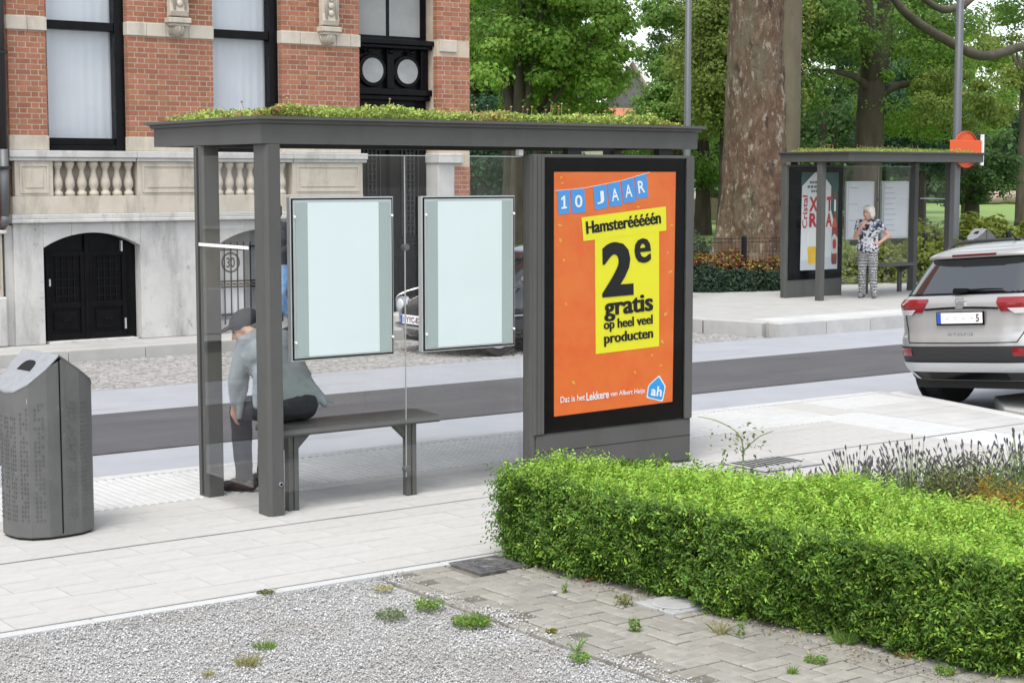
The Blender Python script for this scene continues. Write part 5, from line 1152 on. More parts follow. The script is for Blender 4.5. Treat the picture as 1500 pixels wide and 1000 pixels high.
# weeds in the gravel and paving
wg = leafm('weed_green', (0.19, 0.31, 0.06), .35, .03); wy = leafm('weed_straw', (0.38, 0.36, 0.16), .3, .02)
def tuft(px, py, r, h, n, label, m, seed, blade=True, group=None):
    p0 = onZ(px, py, 0.0); rg = np.random.default_rng(seed); t_ = thing('weed', label, 'weed', (p0.x, p0.y, -.01), group)
    a = rg.uniform(0, 6.28, n); s_ = rg.random(n) ** .6 * r; B0 = np.stack([p0.x + s_ * np.cos(a), p0.y + s_ * np.sin(a), np.full(n, -.008)], 1)
    if blade:
        d = np.stack([np.cos(a) * .5, np.sin(a) * .5, np.full(n, 1.0)], 1) + rg.normal(0, .3, (n, 3)); d /= np.linalg.norm(d, axis=1)[:, None]; L = (h * rg.uniform(.5, 1.2, n))[:, None]
        sd2 = np.cross(d, rg.normal(0, 1, (n, 3))); sd2 /= np.linalg.norm(sd2, axis=1)[:, None]; V = np.stack([B0 - sd2 * .002, B0 + sd2 * .002, B0 + d * L * .6 + sd2 * .0018, B0 + d * L + np.array([0, 0, -.3]) * L * .3], 1)
    else:
        P = B0 + np.stack([np.zeros(n), np.zeros(n), rg.uniform(.006, h, n)], 1); V = leaf_quads(P, np.tile([0, 0, 1.], (n, 1)), .016, rg, .6, .6)
    quads_obj('leaves', V, m, t_, kind=None)
tuft(362, 970, .045, .055, 150, 'pale straw tuft of grass standing in the gravel', wy, 1); tuft(388, 945, .05, .035, 150, 'green grass wisps just behind the straw tuft', wg, 2)
tuft(305, 986, .02, .03, 60, 'single little pale tuft nearest the lower left gravel', wy, 3)
tuft(690, 912, .095, .035, 900, 'largest bright green weed mat at the gravel edge', wg, 4, False); tuft(628, 890, .075, .05, 420, 'bushy green weed between the pavement and the gravel', wg, 5, False)
tuft(573, 903, .075, .04, 320, 'dull grey green weed left of the bushy one', leafm('weed_dull', (0.17, 0.22, 0.10)), 6, False); tuft(562, 862, .05, .02, 120, 'flat yellowish weed near the pavement edging', wy, 7, False)
tuft(850, 965, .05, .03, 200, 'low green weed in the gravel by the paver border', wg, 8, False); tuft(843, 950, .012, .09, 26, 'thin upright weed behind the low gravel weed', wg, 9)
tuft(930, 922, .03, .06, 160, 'upright leafy weed in the brick paving joints', wg, 10, False); tuft(828, 867, .02, .05, 60, 'small green sprout on dirty pavers near the hedge tip', wg, 11, False)
tuft(912, 885, .05, .05, 130, 'yellow green weed left of the concrete cover', leafm('weed_lime', (0.20, 0.22, 0.05)), 12, False); tuft(1085, 930, .025, .10, 90, 'upright green weed at the hedge foot right of the cover', wg, 13, False)
tuft(1240, 940, .045, .085, 170, 'grassy green weed at the middle of the hedge foot', wg, 14); tuft(1195, 968, .05, .03, 160, 'flat weed on the pavers below the grassy one', wg, 15, False)
tuft(1160, 985, .015, .05, 60, 'tiny weed near the bottom edge of the paving', wg, 16); tuft(1385, 985, .05, .035, 180, 'weed patch near the lower right corner', wg, 17, False); tuft(1055, 925, .03, .09, 60, 'dry straw stalks at the hedge foot', wy, 18); tuft(808, 925, .03, .02, 90, 'yellowish moss pad on the paver border', leafm('moss', (0.22, 0.21, 0.04)), 19, False)
tuft(1330, 960, .06, .03, 140, 'rust tinted weed patch on the right pavers', leafm('weed_rust', (0.25, 0.18, 0.06)), 20, False); tuft(1420, 975, .03, .07, 80, 'upright weed by the hedge in the lower right', wg, 21)
tuft(390, 868, .05, .02, 110, 'olive moss at the pavement edge in the gravel', leafm('moss_olive', (0.14, 0.15, 0.05)), 22, False)
rg = np.random.default_rng(99)   # dead leaf litter along the hedge foot
m_ = 900; t_ = rg.random(m_); P = np.stack([5.40 + .17 * t_ + rg.normal(-.02, .09, m_) , 7.4 - t_ * 3.2, np.full(m_, .004) + rg.uniform(0, .008, m_)], 1); quads_obj('leaf_litter', leaf_quads(P, np.tile([0, 0, 1.], (m_, 1)), .016, rg, .6, .5), mat('litter', (0.20, 0.165, 0.11), .9, 0, None, isl_rand=.6, hue_rand=.03)); bpy.data.objects['leaf_litter']['label'] = 'dry leaf crumbs scattered along the hedge foot'; bpy.data.objects['leaf_litter']['category'] = 'leaf litter'
for nm, lb, px, py, s_, m in [('tile_shard', 'orange broken tile lying under the hedge', 868, 846, (.07, .03, .008), mat('terracotta', (0.42, 0.14, 0.05), .8, 0, (0.5, .2, .08), 20)), ('pot_shard', 'brownish pot shard leaning at the hedge foot', 906, 845, (.03, .012, .03), mat('shard_brown', (0.25, 0.14, 0.10), .8)), ('stone_chip', 'round pale pebble lying on the dirty pavers', 812, 869, (.014, .014, .012), MT['whitestone'])]:
    p0 = onZ(px, py); q = MB(); q.prism([(p0.x - s_[0], p0.y - s_[1]), (p0.x + s_[0] * .7, p0.y - s_[1] * 1.2), (p0.x + s_[0], p0.y + s_[1] * .4), (p0.x - s_[0] * .4, p0.y + s_[1])], 'z', 0.0, s_[2]); tag(q.build(nm, m, bevel=.002), lb, nm.split('_')[1])
# ================================================================== street furniture and park background
polem = mat('pole_grey', (0.11, 0.115, 0.12), 0.5, .2); 
def lamp_post(label, px, Y, r, h, head=True, name='lamp_post', hd_dir=-1):
    x = atx(px, Y); t_ = thing(name, label, 'lamp post', (x, Y, 0)); q = MB(); q.tube([(x, Y, -.02), (x, Y, 1.0), (x, Y, h)], [r * 1.25, r * 1.05, r * .75], 14); q.build('pole', polem, t_, smooth=True)
    q = MB(); q.lathe([(r * 1.6, 0), (r * 1.6, .5), (r * 1.2, .55)], (x, Y, -.02), 14); q.build('base_sleeve', polem, t_)
    if head: q = MB(); q.box(x - .55 if hd_dir < 0 else x, x if hd_dir < 0 else x + .55, Y - .1, Y + .1, h - .02, h + .06); q.build('lantern', MT['alu'], t_, bevel=.02)
    return t_
lamp_post('tall grey lamp post rising behind the right end of the near shelter', 1006, 21.3, .060, 8)
lp2 = lamp_post('tall grey pole carrying the orange sign behind the far shelter', 1400, 22.0, .085, 8.5)
x = atx(1066, 33); t_ = thing('park_lamp', 'slim park lamp with flat head left of the plane trunk', 'lamp post', (x, 33, 0)); q = MB(); q.tube([(x, 33, -.03), (x, 33, 4.05)], [.06, .045], 10); q.build('pole', polem, t_); q = MB(); q.box(x - .38, x + .06, 32.9, 33.1, 4.05, 4.11); q.build('lantern', MT['alu'], t_, bevel=.02)
# orange sign seen from behind
x = atx(1416, 21.88); og = mat('orange_sign', (0.62, 0.09, 0.02), .45); sg = thing('road_sign', 'orange round road sign seen from behind on the tall pole', 'sign', (x, 21.88, 2.3))
c0 = onY(1414, 219, 21.86)
q = MB(); q.disc(c0, .36, 'y', .03, 32); q.build('disc', og, sg)
q = MB(); q.lathe([(.345, -.02), (.365, -.02), (.365, .02), (.345, .02)], (0, 0, 0), 32, cap=False); q.v = [(c0.x + p[0], c0.y - .016 + p[2], c0.z + p[1]) for p in q.v]; q.build('rim', mat('orange_rim', (0.5, 0.07, 0.02), .45), sg)
q = MB(); a = onY(1392, 205, 21.8); b = onY(1437, 238, 21.8); q.box(a.x, b.x, 21.79, 21.815, b.z, a.z); q.build('back_plate', og, sg, bevel=.02)
q = MB(); q.box(b.x + .002, b.x + .035, 21.76, 21.83, b.z - .06, a.z + .12); q.build('white_edge', MT['white'], sg)
for zz in (a.z - .05, b.z + .1): q = MB(); q.box(atx(1400, 22) - .12, atx(1400, 22) + .12, 21.816, 21.93, zz - .02, zz + .02); q.build('bracket', MT['alu'], sg)
# far litter bin
litter_bin('grey litter bin beyond the silver car roof at the far stop', (onZ(1436, 418, PZ).x, onZ(1436, 418, PZ).y, PZ), R_(-22), False)
# wire fence at the ivy bank
wf = thing('wire_fence', 'thin black wire fence with stout posts behind the ivy bank', 'fence', (20, 23, 0)); iron2 = mat('fence_black', (0.012, 0.012, 0.013), .5, .3)
A = Vector((18.0, 23.75, 0)); Bv = Vector((28.5, 21.75, 0)); nP = 5
for k in range(nP + 1):
    p = A.lerp(Bv, k / nP); q = MB(); q.tube([(p.x, p.y, 0), (p.x, p.y, .98)], .055, 10); q.ell((p.x, p.y, .98), .055, .055, .03, 10, 6); q.build('post', iron2, wf)
q = MB(); d = (Bv - A).normalized()
for zz in (.12, .3, .5, .7, .88, .95): q.tube([(A.x, A.y, zz), (Bv.x, Bv.y, zz)], .005, 4)
for k in range(140): p = A.lerp(Bv, (k + .5) / 140); q.tube([(p.x, p.y, .06), (p.x, p.y, .97)], .0035, 3)
q.build('mesh', iron2, wf)
# picket fence in the park
pf = thing('picket_fence', 'weathered picket fence across the park lawn left of the plane tree', 'fence', (atx(1030, 60), 60, 0)); wm = mat('old_wood', (0.17, 0.14, 0.09), .9, 0, (0.24, 0.2, 0.14), 10)
x0 = atx(985, 60); x1 = atx(1085, 60); n = 34
pk = MB(); pk.prism([(-.05, 0), (.05, 0), (.05, 1.0), (0, 1.1), (-.05, 1.0)], 'y', -.015, .015); pme = bpy.data.meshes.new('picket'); pme.from_pydata(pk.v, [], pk.f); pme.materials.append(wm)
for k in range(n): share(pme, 'picket', pf, (x0 + (x1 - x0) * k / n, 60, 0))
for zz in (.3, .8): q = MB(); q.box(x0 - .1, x1, 60.016, 60.06, zz, zz + .08); q.build('rail', wm, pf)
# felled log on the lawn
lx0 = atx(1418, 84); lx1 = atx(1540, 84); lg_ = thing('felled_log', 'thick pinkish felled tree trunk lying on the park lawn', 'log', ((lx0 + lx1) / 2, 84, 0)); lm = mat('log_bark', (0.30, 0.21, 0.17), .9, 0, (0.46, 0.36, 0.31), 1.2, 8, bump=.8, bscale=4)
q = MB(); rg = np.random.default_rng(8); rings = []
for k in range(14): rings.append([(lx0 + (lx1 - lx0) * k / 13, 84 + .55 * math.cos(a) * (1 + .06 * math.sin(3 * a + k)), .50 + .52 * math.sin(a) * (1 + .08 * math.sin(k * 1.1 + a))) for a in np.linspace(0, 6.283, 18, endpoint=False)])
q.loft(rings); q.build('trunk', lm, lg_, smooth=True)
q = MB(); q.disc((lx0 - .004, 84, .5), .42, 'x', .006, 18); q.build('cut_face', mat('cut_wood', (0.5, 0.38, 0.28), .9), lg_)
# house behind the trees
hx, hy = atx(893, 78), 78.0
hs_ = thing('distant_house', 'distant house with slate gable and orange tiled roof glimpsed between trees', 'house', (hx, hy, 0))
slate = mat('slate', (0.07, 0.075, 0.085), .6, 0, (0.1, 0.105, 0.115), 3); tiles = mat('orange_tiles', (0.38, 0.15, 0.08), .85, 0, (0.45, 0.2, 0.11), 3)
wallm = mat('render_wall', (0.5, 0.46, 0.4), .9, 0, (0.56, 0.52, 0.46), 2)
q = MB(); q.box(hx - 2.2, hx + 5, hy, hy + 8, 0, 4.6); q.build('wall', wallm, hs_)
q = MB(); q.prism([(hx - 2.7, 4.4), (hx + 5.4, 4.4), (hx + 1.5, 9.0)], 'y', hy + .3, hy + 8); rf = q.build('roof', slate, hs_)
q = MB(); q.prism([(hx - 2.9, 4.3), (hx - 2.6, 4.3), (hx + 1.5, 9.05), (hx + 1.5, 9.35)], 'y', hy - .3, hy + .29); q.prism([(hx + 5.3, 4.3), (hx + 5.6, 4.3), (hx + 1.5, 9.35), (hx + 1.5, 9.05)], 'y', hy - .3, hy + .29); q.build('barge_board', MT['white'], rf)
q = MB(); q.prism([(hx - 2.3, 4.5), (hx + 5.0, 4.5), (hx + 1.5, 8.7)], 'y', hy, hy + .29); q.build('gable', mat('slate_hung', (0.12, 0.12, 0.125), .8, 0, (0.17, 0.165, 0.165), 3), hs_)
q = MB(); q.prism([(hy - 3.0, 4.2), (hy - .31, 4.2), (hy - .31, 6.2)], 'x', hx - 2.6, hx + 5.2); q.build('porch_roof', tiles, rf)
for k in range(3): 
    q = MB(); q.box(hx - 1.2 + k * 2.2, hx - .2 + k * 2.2, hy - .06, hy - .002, 1.2, 2.8); w_ = q.build('window', MT['white'], hs_); q = MB(); q.box(hx - 1.1 + k * 2.2, hx - .3 + k * 2.2, hy - .07, hy - .061, 1.3, 2.7); q.build('pane', MT['black'], w_)
q = MB(); q.box(hx - 2.0, hx + 4.8, hy - 2.9, hy - .003, 0, 4.2); q.build('porch', wallm, hs_)

# ================================================================== cars
def ring_pts(xr, xf, w, rc, n=14):
    """plan outline of the body at one height: x from xr to xf, half width w, rounded corners"""
    rx = min(rc * 1.0, (xf - xr) * .45); ry = min(rc * 1.25, w * .8); out = []
    for (cx, cy, a0) in [(xr + rx, -w + ry, math.pi), (xf - rx, -w + ry, 1.5 * math.pi), (xf - rx, w - ry, 0), (xr + rx, w - ry, .5 * math.pi)]:
        for k in range(n + 1):
            a = a0 + .5 * math.pi * k / n; out.append((cx + rx * math.cos(a), cy + ry * math.sin(a)))
    return out
class Shell:
    def __init__(s, table): s.t = np.array(table, float)
    def at(s, z): return [np.interp(z, s.t[:, 0], s.t[:, k]) for k in (1, 2, 3, 4)]
    def mesh(s, zs):
        q = MB(); q.loft([[(p[0], p[1], z) for p in ring_pts(*s.at(z))] for z in zs]); return q
    def end_x(s, y, z, front=False):
        xr, xf, w, rc = s.at(z); rx = min(rc, (xf - xr) * .45); ry = min(rc * 1.25, w * .8); e = abs(y) - (w - ry)
        dx = 0 if e <= 0 else rx * (1 - math.sqrt(max(0, 1 - (min(e, ry * .999) / ry) ** 2)))
        return xf - dx if front else xr + dx
    def patch(s, fy0, fy1, z0, z1, off, front=False, ny=14, nz=6):
        """panel that hugs the end of the body between fy0(z) and fy1(z)"""
        q = MB(); rows = []
        for i in range(nz + 1):
            z = z0 + (z1 - z0) * i / nz; a = fy0(z); b = fy1(z)
            rows.append([(s.end_x(a + (b - a) * k / ny, z, front) + (off if front else -off), a + (b - a) * k / ny, z) for k in range(ny + 1)])
        q.loft(rows, cap=False, closed=False); return q
    def side_patch(s, fx0, fx1, z0, z1, off, side, nx=12, nz=6):
        q = MB(); rows = []
        for i in range(nz + 1):
            z = z0 + (z1 - z0) * i / nz; w = s.at(z)[2]; rows.append([(fx0(z) + (fx1(z) - fx0(z)) * k / nx, side * (w + off), z) for k in range(nx + 1)])
        q.loft(rows, cap=False, closed=False); return q
def wheel(par, x, y, side, r, wd, rimm):
    q = MB(); prof = [(r * .62, -wd / 2), (r * .93, -wd / 2), (r, -wd / 2 + .03), (r, wd / 2 - .03), (r * .93, wd / 2), (r * .62, wd / 2)]
    q.lathe(prof, (0, 0, 0), 36, cap=False); q.lathe([(r * .62, wd / 2 - .02), (.01, wd / 2 - .02)], (0, 0, 0), 36, cap=False); q.lathe([(r * .62, -wd / 2 + .02), (.01, -wd / 2 + .02)], (0, 0, 0), 36, cap=False)
    q.v = [(x + p[0], y + side * p[2], r + p[1]) for p in q.v]; t_ = q.build('wheel', MT['rubber'], par, smooth=False, autosm=30)
    q = MB()
    for k in range(10):
        a = 2 * math.pi * k / 10; q.tube([(x + .05 * math.cos(a), y + side * (wd / 2 - .01), r + .05 * math.sin(a)), (x + r * .6 * math.cos(a), y + side * (wd / 2 + .0), r + r * .6 * math.sin(a))], [.028, .02], 6)
    q.lathe([(r * .58, 0), (r * .60, .012), (r * .66, .010), (r * .66, 0)], (0, 0, 0), 36, cap=False); nn_ = 36 * 4
    q.v = q.v[:-nn_] + [(x + p[0], y + side * (wd / 2 + p[2]), r + p[1]) for p in q.v[-nn_:]]
    q.disc((x, y + side * wd / 2, r), .06, 'y', .03, 14); q.build('rim', rimm, t_)
silver = mat('silver_paint', (0.405, 0.395, 0.38), .3, .5, (0.425, 0.415, 0.40), 2, coat=.6); clad = mat('black_cladding', (0.022, 0.022, 0.023), .55); redl = mat('red_lens', (0.20, 0.005, 0.008), .12, coat=.6); silv2 = mat('skid_silver', (0.55, 0.56, 0.57), .35, .5)
suv = thing('parked_car', 'silver SUV parked in the bay, seen from behind', 'car')
S = Shell([(.28, .16, 4.15, .84, .35), (.40, .05, 4.30, .90, .38), (.55, .0, 4.36, .92, .40), (.66, .0, 4.36, .92, .40), (.74, .035, 4.34, .92, .40), (.90, .045, 4.25, .92, .38), (1.00, .04, 4.05, .915, .34), (1.05, .075, 3.7, .89, .32), (1.10, .13, 3.2, .855, .30), (1.25, .235, 2.85, .79, .28), (1.40, .34, 2.45, .715, .26), (1.47, .40, 2.25, .675, .24), (1.52, .50, 2.05, .62, .22), (1.555, .68, 1.8, .53, .2), (1.575, .95, 1.5, .36, .15)])
zs = [.28, .32, .36, .40, .45, .5, .55, .6, .66, .70, .74, .8, .85, .90, .95, 1.0, 1.025, 1.05, 1.075, 1.10, 1.15, 1.2, 1.25, 1.3, 1.35, 1.4, 1.435, 1.47, 1.495, 1.52, 1.54, 1.555, 1.567, 1.575]
body = S.mesh(zs).build('body', silver, suv, smooth=True)
K = lambda v: (lambda z: v)
q = S.patch(K(-.955), K(.955), .285, .615, .006, nz=8, ny=40); q.v = [p for p in q.v]; S.patch(lambda z: -S.at(z)[2] + .002, lambda z: S.at(z)[2] - .002, .285, .61, .006, nz=8, ny=44).build('bumper_cladding', clad, suv, smooth=True)
S.patch(lambda z: -.72 - (z - .36) * .9, lambda z: .72 + (z - .36) * .9, .365, .455, .022, nz=3, ny=30).build('skid_plate', silv2, suv, smooth=True)
for s_ in (-1, 1):
    q = MB(); rows = []
    for i in range(5): 
        z = .29 + i * .0225; rows.append([(S.end_x(s_ * (.60 + k * .03 + (z - .29) * .9), z) - .020, s_ * (.60 + k * .03 + (z - .29) * .9), z) for k in range(4)])
    q.loft(rows, cap=False, closed=False); q.build('skid_end', silv2, suv)
S.patch(K(-.45), K(.45), .29, .365, .015, nz=3).build('diffuser', MT['black'], suv)
for s_ in (-1, 1):
    f0 = (lambda z: .58); f1 = (lambda z: .87)
    S.patch((lambda z, s_=s_: s_ * .58), (lambda z, s_=s_: s_ * .865), .515, .59, .012, nz=2).build('reflector', redl, suv)
# rear window with its black surround
S.patch(lambda z: -(.80 - (z - 1.08) * .48), lambda z: (.80 - (z - 1.08) * .48), 1.085, 1.425, .004, ny=30).build('window_surround', MT['black'], suv, smooth=True)
rw = S.patch(lambda z: -(.755 - (z - 1.08) * .48), lambda z: (.755 - (z - 1.08) * .48), 1.10, 1.415, .008, ny=30).build('rear_window', mat('dark_car_glass', (0.010, 0.013, 0.014), .03, spec=1.0, coat=1.0), suv, smooth=True)
sp0 = S.patch(lambda z: -.70, lambda z: .70, 1.425, 1.50, .02, ny=24); q = MB(); rows = []
for (z, o_) in [(1.425, .0), (1.428, .10), (1.455, .125), (1.49, .09), (1.515, .0)]: rows.append([(S.end_x(-.69 + 1.38 * k / 24, z) - o_ * (1 - .25 * abs(k / 12 - 1) ** 2), -.69 + 1.38 * k / 24, z) for k in range(25)])
q.loft(rows, cap=False, closed=False); q.build('spoiler', silver, suv, smooth=True)
q = MB(); q.box(.258, .262, -.26, .26, 1.447, 1.468); 
xs_ = S.end_x(0, 1.455) - .13; q = MB(); q.box(xs_, xs_ + .03, -.25, .25, 1.44, 1.462); q.build('brake_light', mat('dark_red', (0.10, 0.01, 0.012), .2), suv)
for s_ in (-1, 1):
    S.patch((lambda z, s_=s_: s_ * (.44 + (z - .95) * -.6 if z < 1.03 else .40)), (lambda z, s_=s_: s_ * (S.at(z)[2] - .004)), .925, 1.055, .010, ny=18).build('tail_light', redl, suv, smooth=True)
    S.patch((lambda z, s_=s_: s_ * (.60 - (z - .90) * 1.3)), (lambda z, s_=s_: s_ * .80), .905, .955, .014, nz=3).build('light_lower_lens', mat('clear_lens', (0.55, 0.53, 0.53), .15, coat=1), suv, smooth=True)
# tailgate seams
seam = MT['black']; q = MB()
pts = [(S.end_x(y_, z) - .004, y_, z) for y_, z in [(-.72, .99), (-.70, .85), (-.66, .72), (-.62, .645), (0, .64), (.62, .645), (.66, .72), (.70, .85), (.72, .99)]]
path = []
for i in range(len(pts) - 1):
    for k in range(5):
        y_ = pts[i][1] + (pts[i + 1][1] - pts[i][1]) * k / 5; z = pts[i][2] + (pts[i + 1][2] - pts[i][2]) * k / 5; path.append((S.end_x(y_, z) - .002, y_, z))
q.tube(path, .005, 5); q.build('tailgate_seam', seam, suv)
q = MB(); q.tube([(S.end_x(-.42 + .84 * k / 16, .965) - .004, -.42 + .84 * k / 16, .955 + .012 * math.cos((k / 8 - 1) * 1.57)) for k in range(17)], .011, 6); q.build('crease', seam, suv, smooth=True)
xp = S.end_x(0, .86) - .012
q = MB(); q.box(xp - .012, xp, -.275, .275, .805, .93); pl_ = q.build('number_plate', MT['black'], suv, bevel=.004)
q = MB(); q.box(xp - .016, xp - .0125, -.26, .26, .822, .922); q.build('plate_face', mat('plate_white', (0.72, 0.72, 0.72), .4, 0, (0.78, 0.77, 0.76), 6), pl_)
q = MB(); q.box(xp - .0185, xp - .0162, .215, .259, .823, .921); q.build('blue_band', mat('eu_blue', (0.02, 0.08, 0.45), .4), pl_)
text_on('5', 'plate_number', mat('plate_ink', (0.10, 0.05, 0.06), .5), pl_, (xp - .019, -.19, .836), (0, -1, 0), (0, 0, 1), w=.036, h=.07, bold=.02)
for k in range(4): q = MB(); y_ = .16 - k * .095; q.box(xp - .0178, xp - .0162, y_ - .035, y_, .862 + .004 * (k % 2), .870 + .004 * (k % 2)); q.build('faint_mark', mat('faint_red', (0.55, 0.42, 0.42), .5), pl_)
chrome = mat('chrome', (0.7, 0.71, 0.72), .15, .95)
xe = S.end_x(0, 1.005) - .006; q = MB()
for (y0, y1, z0, z1) in [(.055, -.055, 1.038, 1.052), (.055, .030, 1.008, 1.038), (.030, -.055, 1.006, 1.018), (-.030, -.055, .975, 1.006), (.055, -.030, .961, .975), (.055, .0301, .986, .9985)]: q.box(xe - .012, xe + .01, min(y0, y1), max(y0, y1), z0, z1)
q.build('emblem', chrome, suv, bevel=.003)
xt = S.end_x(0, .72) - .004; text_on('ateca', 'model_lettering', chrome, suv, (xt - .003, .15, .700), (0, -1, 0), (0, 0, 1), w=.30, h=.042, bold=.01)
q = MB(); q.tube([(S.end_x(0, 1.12) - .03, -.02, 1.12), (S.end_x(-.2, 1.125) - .03, -.22, 1.13), (S.end_x(-.4, 1.13) - .03, -.42, 1.128)], [.016, .010, .006], 6); q.tube([(S.end_x(0, 1.1) - .02, .12, 1.118), (S.end_x(0, 1.12) - .03, -.04, 1.12)], [.03, .022], 8); q.build('wiper', MT['black'], suv)
for s_ in (-1, 1):
    q = MB(); p, r = limb([(.62, s_ * .60, 1.51), (.85, s_ * .605, 1.585), (1.8, s_ * .60, 1.59), (2.25, s_ * .60, 1.50)], [.018] * 4); q.tube(p, r, 8); q.build('roof_rail', clad, suv, smooth=True)
    S.side_patch(lambda z: .42 + (z - 1.12) * .7, lambda z: 2.95 - (z - 1.12) * 1.75, 1.12, 1.42, .006, s_, 16).build('side_window', mat('dark_side_glass', (0.008, 0.010, 0.011), .03, spec=.8), suv, smooth=True)
    for xw in (.84, 3.42):
        q = MB(); q.disc((xw, s_ * .915, .36), .40, 'y', .02, 36); q.build('wheel_arch', clad, suv)
        wheel(suv, xw, s_ * .82, s_, .345, .225, chrome)
    S.side_patch(K(.35), K(4.0), .29, .42, .006, s_).build('sill_cladding', clad, suv)
    q = MB(); q.ell((2.75, s_ * 1.0, 1.08), .07, .10, .075, 12, 8); q.build('wing_mirror', silver, suv, smooth=True)
q = MB(); q.tube([(.92, 0, 1.57), (.80, 0, 1.66)], [.012, .004], 6); q.ell((.93, 0, 1.572), .05, .03, .025, 10, 6); q.build('aerial', MT['black'], suv)
q = MB(); q.box(.25, 4.1, -.72, .72, .20, .30); q.build('underbody', MT['rubber'], suv)
suv.location = (12.50, 10.00, Z_R / 2 - .002); suv.rotation_euler = (R_(-4.8), 0, 0)
# dark vintage-style car parked on the cobbles (its front faces left)
blk_ = mat('black_car_paint', (0.010, 0.011, 0.013), .12, coat=1.0, spec=.5)
bc = thing('parked_car', 'black rounded car parked on the cobbles behind the info panels', 'car')
S2 = Shell([(.20, .12, 3.7, .70, .35), (.32, .03, 3.8, .77, .4), (.45, .0, 3.85, .79, .45), (.58, .03, 3.83, .79, .45), (.68, .12, 3.78, .78, .45), (.76, .30, 3.7, .765, .45), (.83, .65, 3.6, .74, .42), (.88, .95, 3.52, .71, .4), (1.10, 1.25, 3.25, .65, .38), (1.28, 1.55, 2.95, .56, .34), (1.36, 1.80, 2.6, .44, .3), (1.39, 2.05, 2.3, .25, .2)])
S2.mesh(list(np.linspace(.2, .88, 22)) + list(np.linspace(.9, 1.39, 18))).build('body', blk_, bc, smooth=True)
S2.patch(lambda z: -.60 + (z - .9) * .3, lambda z: .60 - (z - .9) * .3, .91, 1.26, .006).build('windscreen', mat('dark_screen', (0.01, 0.012, 0.014), .03, spec=.8), bc, smooth=True)
for s_ in (-1, 1):
    hl = MB(); hx_ = S2.end_x(s_ * .50, .60); hl.tube([(hx_ - .03, s_ * .50, .60), (hx_ + .06, s_ * .50, .60)], [.105, .115], 24); h_ = hl.build('headlight', chrome, bc, smooth=True, autosm=40); q = MB(); q.ell((hx_ - .025, s_ * .50, .60), .03, .085, .085, 14, 8); q.build('lens', mat('lamp_lens', (0.5, 0.52, 0.53), .08, spec=.7), h_, smooth=True)
    q = MB(); p, r = limb([(hx_ + .02, s_ * .62, .52), (hx_ - .01, s_ * .60, .70), (hx_ + .12, s_ * .50, .78), (hx_ + .35, s_ * .42, .84)], [.014] * 4); q.tube(p, r, 7); q.build('chrome_arc', chrome, bc, smooth=True)
    S2.side_patch(lambda z: 1.3 + (z - .92) * .9, lambda z: 3.1 - (z - .92) * .8, .92, 1.24, .006, s_).build('side_window', MT['black'], bc, smooth=True)
    for xw in (.72, 3.05): wheel(bc, xw, s_ * .70, s_, .30, .17, chrome)
    q = MB(); q.ell((1.12, s_ * .80, .95), .04, .09, .06, 12, 8); q.build('wing_mirror', chrome, bc, smooth=True)
    q = MB(); q.tube([(.2, s_ * .785, .50), (3.6, s_ * .785, .50)], .009, 6); q.build('side_trim', chrome, bc)
q = MB(); q.tube([(S2.end_x(-.72 + 1.44 * k / 20, .34) - .05, -.72 + 1.44 * k / 20, .34) for k in range(21)], .025, 8); q.build('bumper', chrome, bc, smooth=True)
S2.patch(K(-.30), K(.30), .50, .60, .012).build('grille', MT['shelter_dark'], bc)
xq = S2.end_x(0, .42) - .06
q = MB(); q.box(xq - .012, xq, -.27, .27, .385, .50); pz_ = q.build('number_plate', MT['white'], bc, bevel=.004); text_on('1-YYC-829', 'plate_number', mat('plate_red', (0.12, 0.03, 0.04), .5), pz_, (xq - .0145, .20, .405), (0, -1, 0), (0, 0, 1), w=.43, h=.075, bold=.02); q = MB(); q.box(xq - .0142, xq - .0125, .225, .268, .388, .497); q.build('blue_band', mat('eu_blue2', (0.02, 0.08, 0.45), .4), pz_)
q = MB(); q.box(.2, 3.6, -.6, .6, .14, .22); q.build('underbody', MT['rubber'], bc)
bc.location = (11.50, 17.78, Z_R)
# ================================================================== people
skin = mat('skin', (0.52, 0.29, 0.21), .55, 0, (0.56, 0.32, 0.23), 9)
def frame(f):
    f = Vector(f).normalized(); l_ = Vector((0, 0, 1)).cross(f); l_ = l_.normalized(); u = f.cross(l_); return f, l_, u
def head_parts(q, c, f, up=None, s=1.0):
    f = Vector(f).normalized(); l_ = Vector((0, 0, 1)).cross(f).normalized(); u = f.cross(l_).normalized(); M = Matrix((f, l_, u)).transposed(); c = Vector(c)
    P = lambda a, b, d: c + (f * a + l_ * b + u * d) * s
    q.ell(P(-.01, 0, .025), .098 * s, .078 * s, .095 * s, 18, 12, M); q.ell(P(.022, 0, -.045), .066 * s, .058 * s, .075 * s, 16, 10, M); q.ell(P(.045, 0, -.09), .03 * s, .032 * s, .025 * s, 10, 8, M)
    q.cap(P(.082, 0, .005), P(.104, 0, -.03), .010 * s, .014 * s, 8)
    for b in (-1, 1): q.ell(P(-.005, b * .079, -.012), .022 * s, .010 * s, .032 * s, 8, 6, M); q.ell(P(.055, b * .042, -.035), .022 * s, .02 * s, .02 * s, 8, 6, M)
    q.cap(P(.076, -.022, -.058), P(.076, .022, -.058), .008 * s, .008 * s, 8); return P, M
